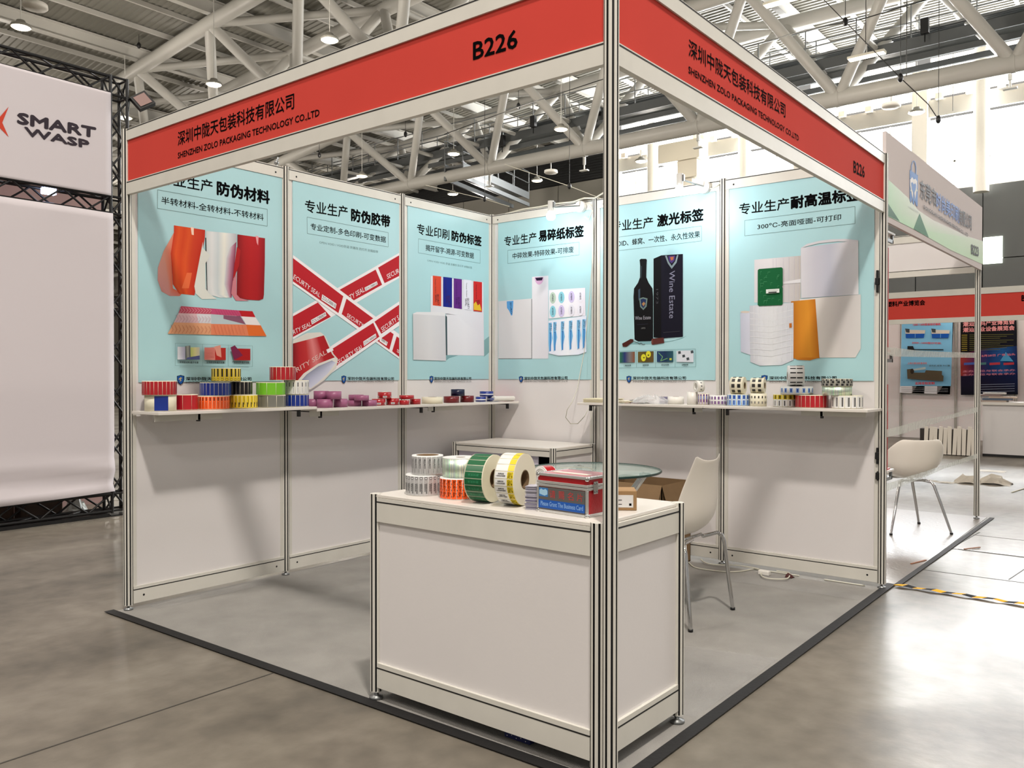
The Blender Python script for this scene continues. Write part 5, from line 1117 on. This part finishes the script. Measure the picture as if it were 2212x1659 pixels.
A = Art(0, 1880, 280, 5.185, -BX-.001); A.sg = -1; A.d = -(BX+.001)
class Art2(Art):
    def pt(s, x, y): return P(s.ox+x/s.k, s.oy+y/s.k, 0, s.d)
    def up(s): s.d += .0003
A = Art2(0, 1880, 280, 5.185); A.d = BX+.001; A.mb = MB()
lg = (.78, .86, .74)
A.poly([(180, 540), (300, 650), (420, 760), (540, 905), (700, 1010), (1080, 1190), (1262, 1250), (1262, 1510), (900, 1350), (486, 1115), (180, 960)], [(.70, .84, .70), (.78, .86, .76), (.84, .86, .80), (.84, .86, .80), (.86, .86, .82), (.86, .86, .82), (.84, .88, .80), (.78, .88, .74), (.80, .88, .76), (.72, .86, .70), (.62, .80, .62)])
A.poly([(182, 800), (330, 1028), (182, 955)], (.05, .36, .18)); A.poly([(552, 938), (655, 1207), (484, 1112)], (.08, .42, .22))
bc = (.16, .42, .70)
A.poly([(442, 448), (533, 512), (530, 862), (512, 850), (495, 790), (490, 842), (476, 830), (470, 770), (455, 825), (442, 790)], bc)
A.ell(488, 690, 40, 55, lg, 6, 180, 360); A.poly([(446, 560), (470, 530), (487, 560), (505, 548), (524, 580), (524, 640), (512, 720), (500, 790), (492, 700), (482, 700), (476, 780), (458, 690), (447, 630)], (.86, .84, .82)); A.poly([(458, 600), (470, 585), (487, 612), (505, 600), (515, 625), (508, 670), (488, 720), (466, 670)], bc)
A.line([(462, 462), (463, 400), (475, 360), (488, 350), (503, 370), (512, 420), (512, 498)], 9, bc)
A.text('SHISHANGMEI', (425, 868), (535, 932), (425, 850), (.72, .74, .74))
for s_, x0, x1, c0, yb0, yb1, yt in (('东莞市', 560, 742, (.12, .10, .12), 765, 870, 555), ('时尚美印刷', 742, 995, (.24, .44, .74), 885, 1050, 690), ('有限公司', 995, 1135, (.12, .10, .12), 1055, 1130, 880)): A.text(s_, (x0, yb0), (x1, yb1), (x0, yt), c0, .02)
A.text('DONGGUAN SHISHANGMEI PRINTING CO., LTD', (600, 892), (1095, 1205), (600, 845), (.18, .17, .18), .03); A.text('B223', (1134, 1390), (1214, 1420), (1134, 1285), (.14, .13, .14), .04)
A.mb.build('artwork', INK, bn)
b = MB(); b.box((2.99, .03, 2.195), (3.01, 3.0, 2.207)); b.build('bottom_edge', alu, bn)
# fascia along the far side of that booth seen from its back
bk = thing('fascia_sign', 'plain white back of a fascia board under the green and white banner', 'sign', (1, 3.03, 2.2))
b = MB(); rail(b, 0, .1, 2.96, 3.03, 2.46, 2.53, .015, (.9,)); b.build('top_rail', [alu, alu_d], bk); b = MB(); rail(b, 0, .1, 2.96, 3.03, 2.15, 2.21, .015, (.9,)); b.build('bottom_rail', [alu, alu_d], bk)
for x0 in (.1, 1.05, 2.0): B((x0+.005, 3.025, 2.21), (x0+.945, 3.035, 2.46)).build('panel', panel_m, bk)
# small shelves and red display boards hanging on the back of the wall, beyond the far right post
for z, l in ((2.115, 'white bracket shelf behind the far right post, uppermost'), (1.385, 'white bracket shelf behind the far right post, in the middle'), (.665, 'white bracket shelf behind the far right post, lowest')):
    t = thing('bracket_shelf', l, 'shelf', (2.93, .2, z)); B((2.62, .03, z), (2.985, .32, z+.012)).build('board', shelf_m, t); b = MB(); b.box((2.965, .06, z-.05), (2.98, .30, z-.03)); b.box((2.965, .05, z-.05), (2.98, .07, z)); b.box((2.965, .28, z-.05), (2.98, .30, z)); b.build('bracket', steel, t)
for z0, z1, l in ((1.3975, 2.03, 'red display board standing behind the far right post, upper one'), (.6775, 1.20, 'red display board standing behind the far right post, lower one')):
    b = MB(); b.box((2.66, .20, z0), (2.975, .215, z1)); b.box((2.66, .215, z0), (2.975, .27, z0+.01)); tag(b.build('display_board', cm((.66, .07, .09), .4)), l, 'display board')
# stretched clear plastic bands
band_m = mat('clear_plastic_band', (.86, .88, .84), .12, alpha=.62, bump=.6, bscale=25); band_f = mat('thin_clear_plastic_band', (.82, .84, .80), .12, alpha=.16)
def band(label, top, bot, m_=band_m, x=3.0):
    b = MB(); n = len(top); vs = [P(*p, 0, x+.012*math.sin(i*1.3)) for i, p in enumerate(top)]+[P(*p, 0, x+.012*math.sin(i*1.3+.5)) for i, p in enumerate(bot)]
    b.add(vs, [(i, i+1, n+i+1, n+i) for i in range(n-1)], 0, None, True); return tag(b.build('plastic_band', m_), label, 'plastic band', None)
band('clear plastic band stretched between the two right posts, uppermost and level', [(1914, 750), (1930, 751), (1980, 757), (2040, 760), (2108, 762)], [(1914, 765), (1930, 770), (1980, 771), (2040, 772), (2108, 773)])
band('nearly invisible flat plastic band between the two right posts', [(1914, 876), (1980, 877), (2050, 879), (2108, 880)], [(1914, 889), (1980, 889), (2050, 890), (2108, 890)], band_f)
band('clear plastic band rising to the right between the two right posts, middle one', [(1914, 928), (1950, 919), (2000, 905), (2050, 897), (2075, 889), (2112, 879)], [(1914, 945), (1950, 937), (2000, 921), (2050, 905), (2078, 898), (2112, 890)])
band('clear plastic band rising to the right between the two right posts, lowest one', [(1914, 1046), (1950, 1033), (2000, 1018), (2040, 1004), (2080, 990), (2110, 980)], [(1914, 1062), (1950, 1049), (2000, 1030), (2040, 1012), (2080, 1000), (2110, 990)])
chair('white bucket chair with thin metal legs in the neighbouring booth', (2.63, 2.10, .0042), math.radians(-48), 'bucket')

# ------------------------------------------------------------------ far booths
fb = thing('far_booth', 'far white booth row with a red sign seen past the neighbouring booth', 'booth', (0, 10, 0))
B((-6, 12.995, .0), (7, 13.03, 2.5)).build('back_wall', panel_m, fb)
for x in (-1.05, -.05, .95, 1.96, 2.97): b = MB(); add_post(b, x, 12.96, .02, 2.5); b.build('post', [alu, alu_d], fb)
for z0, z1, nm, mm in ((2.56, 2.66, 'top_rail', alu), (2.12, 2.20, 'bottom_rail', alu)): B((-3, 9.98, z0), (7, 10.02, z1)).build(nm, mm, fb)
sgb = B((-3, 9.99, 2.2), (7, 10.01, 2.56)).build('sign_board', red_b, fb)
f = MB(); ptext(f, '潮汕塑料产业博览会', 1, 9.985, (1893, 664), (1998, 659), (1893, 653), 0, .03); f.build('lettering', ink_k, sgb)
f = MB(); ptext(f, 'B', 1, 9.985, (2207, 650), (2214, 650), (2207, 638), 0, .04); f.build('lettering', ink_k, sgb)
fp = post(1.945, 9.38, 'thin aluminium post of the far booth beside the white desk', z1=.9)
def wposter(label, q, bg, art):
    t = thing('poster', label, 'poster', (0, 12.98, 1)); A = Art(1, 1900, 600, 4.147, 0); A.d = 0; 
    class A3(Art):
        def pt(s, x, y): return P(s.ox+x/s.k, s.oy+y/s.k, 1, s.d)
        def up(s): s.d -= .003
    A = A3(1, 1900, 600, 4.147); A.d = 12.90; A.mb = MB(); A.poly(q, bg); 
    sh = MB(); pts = [A.pt(*p) for p in q]; b2 = [p+Vector((0, .01, 0)) for p in pts]; sh.poly(pts[::-1]); sh.poly(b2)
    for i in range(len(pts)): sh.poly([pts[i], pts[(i+1) % len(pts)], b2[(i+1) % len(pts)], b2[i]])
    sh.build('sheet', whL, t); art(A); A.mb.build('artwork', INK, t)
def art_blue(A):
    sb = (.50, .76, .90)
    A.poly([(200, 392), (655, 392), (640, 970), (185, 970)], sb); A.ell(240, 365, 18, 14, (.55, .42, .36), 12); A.text('星源达', (268, 375), (318, 374), (268, 358), (.2, .5, .8), .03); A.text('汕头市星源达机械科技有限公司', (342, 368), (632, 366), (342, 350), (.2, .22, .25), .03)
    A.text('1200~1600型自动切卷机', (300, 430), (548, 426), (300, 410), (.85, .30, .30), .03); A.text('2000~1600型分切机', (290, 590), (552, 595), (290, 573), (.85, .30, .30), .03)
    for x, x1 in ((228, 410), (462, 630)):
        A.poly([(x, 465), (x1, 470), (x1-5, 500), (x+5, 502)], (.82, .80, .75)); A.poly([(x+5, 502), (x1-8, 502), (x1-14, 538), (x+8, 540)], (.08, .34, .70)); A.line([((x+x1)/2, 500), ((x+x1)/2, 540)], 4, sb); A.poly([(x, 455), (x+40, 458), (x+40, 492), (x+10, 488)], (.25, .28, .30))
    A.poly([(250, 612), (300, 612), (310, 640), (570, 640), (575, 650), (248, 648)], (.12, .14, .15)); A.text('上海光辊涂胶复卷机', (250, 775), (425, 775), (250, 757), (.85, .45, .42), .02); A.text('涂布机 纸张 PVC膜', (442, 795), (630, 795), (442, 780), (.3, .38, .42), .02)
    A.poly([(245, 820), (300, 815), (300, 850), (405, 850), (415, 828), (560, 835), (558, 870), (573, 880), (570, 928), (250, 905)], (.36, .33, .26)); A.ell(292, 838, 17, 24, (.2, .18, .15), 14); A.poly([(300, 818), (400, 800), (412, 800), (412, 820), (310, 832)], (.72, .80, .80)); A.text('支持非标定制', (318, 958), (492, 956), (318, 935), (.86, .20, .20), .03)
    for y in (985, 1000, 1015): A.line([(195, y), (615, y+6)], 3, (.6, .62, .64))
wposter('pale blue poster of machines on the far booth wall', [(200, 335), (668, 318), (630, 1045), (180, 1030)], (.90, .92, .94), art_blue)
def art_black(A):
    A.hgrad([(725, 640), (725, 760), (728, 1048)], [(1230, 600), (1235, 760), (1240, 1045)], [(.62, .22, .18), (.32, .14, .32), (.10, .22, .45), (.12, .36, .62), (.06, .14, .34)])
    A.poly([(725, 318), (1225, 300), (1232, 610), (900, 640), (725, 690)], [(.03, .03, .03), (.03, .03, .03), (.04, .06, .12), (.06, .06, .12), (.05, .04, .06)]); A.poly([(727, 880), (1237, 850), (1240, 1046), (728, 1050)], [(.10, .08, .2), (.06, .14, .34), (.03, .05, .12), (.03, .04, .1)])
    A.text('潮汕塑料产业博览会', (748, 438), (1208, 415), (748, 395), (.92, .62, .62), .03); A.text('潮汕工业设备展览会', (748, 488), (1208, 468), (748, 448), (.92, .62, .62), .03); A.ell(750, 345, 17, 17, (.86, .82, .2), 12)
    for i in range(9):
        y = 515+i*17; A.line([(735, y), (785, y-1)], 6, (.62, .56, .2)); A.line([(805, y-2), (1200-(i % 3)*60, y-8)], 4, (.42, .42, .22))
    A.poly([(1080, 745), (1130, 665), (1200, 750)], (.30, .62, .80)); A.text('8月28日 广东 汕头', (915, 710), (1215, 695), (915, 690), (.88, .5, .55), .03)
    for x, c_ in ((755, (.3, .4, .7)), (860, (.3, .5, .5)), (985, (.75, .25, .3)), (1110, (.75, .25, .3))): A.poly([(x, 762), (x+95, 757), (x+95, 778), (x, 783)], c_)
    for y in (840, 872): A.text('主办单位与联合承办', (745, y+8), (1215, y-4), (745, y-10), (.85, .55, .62), .02)
    for y in (958, 978, 1000, 1022): A.line([(905, y), (1210, y-8)], 4, (.55, .6, .68))
wposter('black exhibition poster with pink lettering on the far booth wall', [(725, 318), (1225, 300), (1240, 1046), (728, 1050)], (.05, .05, .07), art_black)
for u in (2045, 2186): 
    p = P(u, 677, 1, 12.6); b = MB(); b.lathe([(0, .05), (.05, .04), (.06, 0), (.04, -.04), (0, -.05)], 12, 0, p); tag(b.build('spot_lamp', mat('far_spot_glow', (1, .98, .92), .4, emit=12)), 'lit spot lamp over the %s poster of the far booth' % ('blue machine' if u == 2045 else 'black'), 'lamp')
dk = thing('far_desk', 'plain white desk of the far booth, behind the free-standing post at right', 'desk', (2.6, 9.5, 0))
B((1.98, 9.50, .04), (4.5, 9.52, .80)).build('front_panel', panel_m, dk); B((1.96, 9.46, .80), (4.5, 10.1, .84)).build('top', shelf_m, dk); B((1.98, 9.49, .0), (4.5, 9.515, .04)).build('plinth', black, dk)
for i in range(5):
    p = P(2155+(i % 3)*14-14, 868, 1, 9.7); b = MB(); b.box((p.x-.20, 9.6+.02*i, .8405+.03*i), (p.x+.22-.03*i, 9.85, .866+.03*i)); tag(b.build('brochure_pile', cm([(.62, .56, .52), (.30, .36, .44), (.70, .62, .56), (.5, .42, .4), (.72, .70, .68)][i], .5)), ['dark printed stack at the bottom of the pile on the far desk', 'blue-grey brochure stack second from the bottom on the far desk', 'pale brochure stack in the middle of the pile on the far desk', 'brownish brochure stack second from the top on the far desk', 'light brochure stack on top of the pile on the far desk'][i], 'brochures', 'brochure piles on the far desk')
# row of upright cream boards on the floor of the far booth
for i in range(11):
    p = P(1999+i*10.3, 980, 1, 9.3); b = MB(); th = .02; lx = .010*math.sin(i*2.3); hh_ = .44+.02*math.sin(i*3)
    b.add([(p.x-.026, 9.3+th*k, .012) for k in (0, 1)]+[(p.x+.026, 9.3+th*k, .012) for k in (1, 0)]+[(p.x-.029+lx, 9.36+th*k, hh_) for k in (0, 1)]+[(p.x+.029+lx, 9.36+th*k, hh_-.01) for k in (1, 0)], [(0, 1, 2, 3), (7, 6, 5, 4), (0, 4, 5, 1), (1, 5, 6, 2), (2, 6, 7, 3), (3, 7, 4, 0)])
    tag(b.build('cream_board', cm((.86, .83, .78), .6)), 'upright cream board in the row leaning on the floor of the far booth', 'board', 'row of cream boards in the far booth')
tag(B((1.10, 9.42, .02), (1.90, 9.60, .40)).build('gap_shade_block', cm((.22, .20, .19), .8)), 'dark low rack behind the row of cream boards', 'rack')  # solid dark block added for the shade seen between the boards

# debris on the hall floor
def scrap(label, u, v, sx, seed, h=.05, m_=None):
    p = P(u, v, 2, 0); b = MB(); crumple(b, (p.x, p.y, .001), sx, sx*.8, h, 6, seed); return tag(b.build('paper_scrap', m_ or cm((.74, .71, .66), .7)), label, 'scrap')
scrap('crumpled pale tape heap on the floor left of the free-standing post', 2092, 1043, .28, 21, .12); scrap('crumpled pale tape heap on the floor right of the free-standing post', 2146, 1045, .36, 22, .14); scrap('flat scrap on the floor in the distance right of the post', 2143, 1018, .3, 23, .01)
scrap('small pale scrap on the floor left of the tape heaps', 2012, 1040, .16, 24, .02); scrap('pale scrap between the small scrap and the tape heaps', 2044, 1043, .18, 25, .02)
for i, (u0, v0, u1, v1, l) in enumerate(((2185, 1065, 2225, 1052, 'pale strip of tape at the right edge of the photo'), (2083, 1188, 2117, 1184, 'thin brown stick on the floor plates'), (1968, 1220, 2000, 1212, 'thin brown stick on the neighbouring carpet'))):
    a, c_ = P(u0, v0, 2, 0), P(u1, v1, 2, 0); b = MB(); b.beam((a.x, a.y, .007), (c_.x, c_.y, .007), .012, .005); tag(b.build('floor_stick', cm((.75, .72, .62) if i == 0 else (.55, .35, .22), .7)), l, 'scrap')

# ------------------------------------------------------------------ black truss stand with banners on the left
def box_truss(par, p, q, w_, u1, u2, r=.0145, n=None, tm=trussb):
    """lattice of four chords from p to q; u1,u2: unit vectors of the square section"""
    p, q, u1, u2 = Vector(p), Vector(q), Vector(u1), Vector(u2); L = (q-p).length; d = (q-p)/L; n = n or max(1, int(round(L/(w_*1.35))))
    cs = [(-1, -1), (1, -1), (1, 1), (-1, 1)]
    for a, c_ in cs: b = MB(); o = (u1*a+u2*c_)*w_/2; b.tube([p+o, q+o], r, 8); b.build('truss_chord', tm, par)
    for k in range(4):
        a, c_ = cs[k], cs[(k+1) % 4]; oa = (u1*a[0]+u2*a[1])*w_/2; oc = (u1*c_[0]+u2*c_[1])*w_/2
        for i in range(n):
            s0, s1 = p+d*(L*i/n), p+d*(L*(i+1)/n); b = MB(); b.tube([s0+(oa if i % 2 else oc), s1+(oc if i % 2 else oa)], r*.62, 6, caps=False); b.build('lattice_bar', tm, par)
TX = -3.0; TW = .15
st = thing('truss_frame', 'black lattice truss frame carrying white banners on the far left', 'truss', (TX-.08, -1.55, 0))
ux, uy, uz = (1, 0, 0), (0, 1, 0), (0, 0, 1)
xc = TX-.095
box_truss(st, (xc, -1.555, .03), (xc, -1.555, 3.90), TW, ux, uy)
for zc_ in (3.81, 2.755, .125): box_truss(st, (xc, -5.2, zc_), (xc, -1.64, zc_), TW, ux, uz)
for z in (3.73, 3.89, 2.68, 2.83, .05, .2):
    b = MB()
    for a, c_ in (((-1, -1), (1, -1)), ((1, -1), (1, 1)), ((1, 1), (-1, 1)), ((-1, 1), (-1, -1))): b.tube([(xc+a[0]*TW/2, -1.555+a[1]*TW/2, z), (xc+c_[0]*TW/2, -1.555+c_[1]*TW/2, z)], .011, 8)
    b.build('corner_frame', trussb, st)
B((xc-.09, -1.645, 0), (xc+.09, -1.465, .012)).build('base_plate', trussb, st); B((xc-.09, -5.2, 0), (xc+.09, -1.66, .03)).build('floor_rail', trussb, st)
fab = mat('pinkish_white_banner_cloth', (.82, .79, .80), .75, bump=.03, bscale=4)
def cloth(name, label, y0, y1, z0, z1, wr=0):
    t = thing(name, label, 'banner', (TX, y0, z0)); n, k = 60, 40; vs = []
    r = random.Random(5)
    for i in range(n+1):
        for j in range(k+1):
            a, c_ = i/n, j/k; y = y0+(y1-y0)*a; z = z0+(z1-z0)*c_
            dx = 0
            if wr: dx = .034*math.sin((a*11+c_*60)+2*math.sin(a*5))*max(0, 1-c_*6)+.006*math.sin(a*30-c_*25)*max(0, (c_-.9)*10)*max(0, a-.5)*2
            sag = (-.035*math.sin(PI*a)*(1-c_)**6) if wr else 0
            vs.append((TX+.004+dx+.036*wr, y, z+sag))
    b = MB(); b.add(vs, [(i*(k+1)+j, (i+1)*(k+1)+j, (i+1)*(k+1)+j+1, i*(k+1)+j+1) for i in range(n) for j in range(k)], 0, None, True); o = b.build('cloth', fab, t); o.modifiers.new('th', 'SOLIDIFY').thickness = .002
    return t
YR = -1.637
bt = cloth('banner', 'upper white banner with black company lettering and a red star on the black truss', -5.2, YR, 2.832, 3.735)
cloth('banner', 'lower plain white banner with a wrinkled hem on the black truss', -5.2, YR, .232, 2.672, 1)
class A4(Art):
    def pt(s, x, y): return P(s.ox+x/s.k, s.oy+y/s.k, 0, s.d)
    def up(s): s.d += .002
A = A4(0, 0, 80, 3.073); A.d = TX+.0045; A.mb = MB(); dk_ = (.22, .19, .22)
A.text('SMART', (118, 572), (632, 668), (120, 503), dk_, .085); A.text('WASP', (168, 652), (592, 740), (165, 598), dk_, .085)
A.mb.build('lettering', INK, bt)
A = A4(0, 0, 80, 3.073); A.d = TX+.0045; A.mb = MB(); A.poly([(-70, 480), (-5, 535), (58, 462), (15, 568), (58, 665), (0, 605), (-60, 670), (-30, 575)], (.80, .28, .20)); A.mb.build('star_emblem', INK, bt)
# pale cloth behind the truss
b = MB(); b.box((-3.9, -5.2, 0), (-3.88, -1.3, 3.7)); tag(b.build('backdrop', cm((.74, .62, .60), .8)), 'pinkish inner backdrop glimpsed through the black truss', 'backdrop')
p = P(105, 412, 0, xc); b = MB(); b.box((p.x-.03, p.y-.05, p.z-.03), (p.x+.03, p.y+.05, p.z+.02)); tag(b.build('strip_light', mat('cool_spot', (.8, .85, 1), .4, emit=10)), 'small cool lamp inside the middle beam of the black truss', 'lamp')
# clutter behind the lower beam
for i, (y0, y1, x0, z1, c_, l) in enumerate(((-2.9, -2.3, -3.6, .26, (.30, .23, .18), 'brown crate behind the lower black beam at the left edge'), (-2.25, -1.95, -3.5, .22, (.26, .20, .16), 'small dark crate behind the lower black beam'), (-1.85, -1.7, -3.45, .2, (.70, .72, .70), 'crumpled pale bag behind the lower black beam near the column'))):
    if i < 2: o = B((x0, y0, 0), (x0+.25, y1, z1)).build('crate', cm(c_, .8), bevel=.01)
    else: b = MB(); crumple(b, (-3.4, -1.78, .0), .2, .2, .2, 8, 12); o = b.build('crumpled_bag', cm(c_, .4))
    tag(o, l, 'crate' if i < 2 else 'bag')
# flood light on the truss corner
fl_ = thing('flood_light', 'black square floodlight hanging from the top corner of the black truss', 'lamp', (TX, -1.4, 3.6))
ctr = P(307, 216, 0, -3.0); q = [P(u, v, 0, -3.0+dx) for u, v, dx in ((280, 210, 0), (303, 236, .10), (336, 222, .10), (312, 195, 0))]
nrm = (q[1]-q[0]).cross(q[3]-q[0]).normalized()
if nrm.dot(CL-q[0]) < 0: nrm = -nrm
b = MB(); bb = [p-nrm*.035 for p in q]; b.poly(q); b.poly(bb[::-1])
for i in range(4): b.poly([q[i], bb[i], bb[(i+1) % 4], q[(i+1) % 4]])
b.build('housing', black, fl_); cq = sum(q, Vector())/4; b = MB(); b.poly([cq+(p-cq)*.74+nrm*.004 for p in q]); b.build('lens', cm((.62, .52, .50), .15), fl_)
b = MB(); b.tube([(TX-.01, -1.48, 3.72), q[3]-nrm*.03], .008, 6); b.tube([(TX-.01, -1.48, 3.60), q[0]-nrm*.03], .008, 6); b.build('bracket', black, fl_)
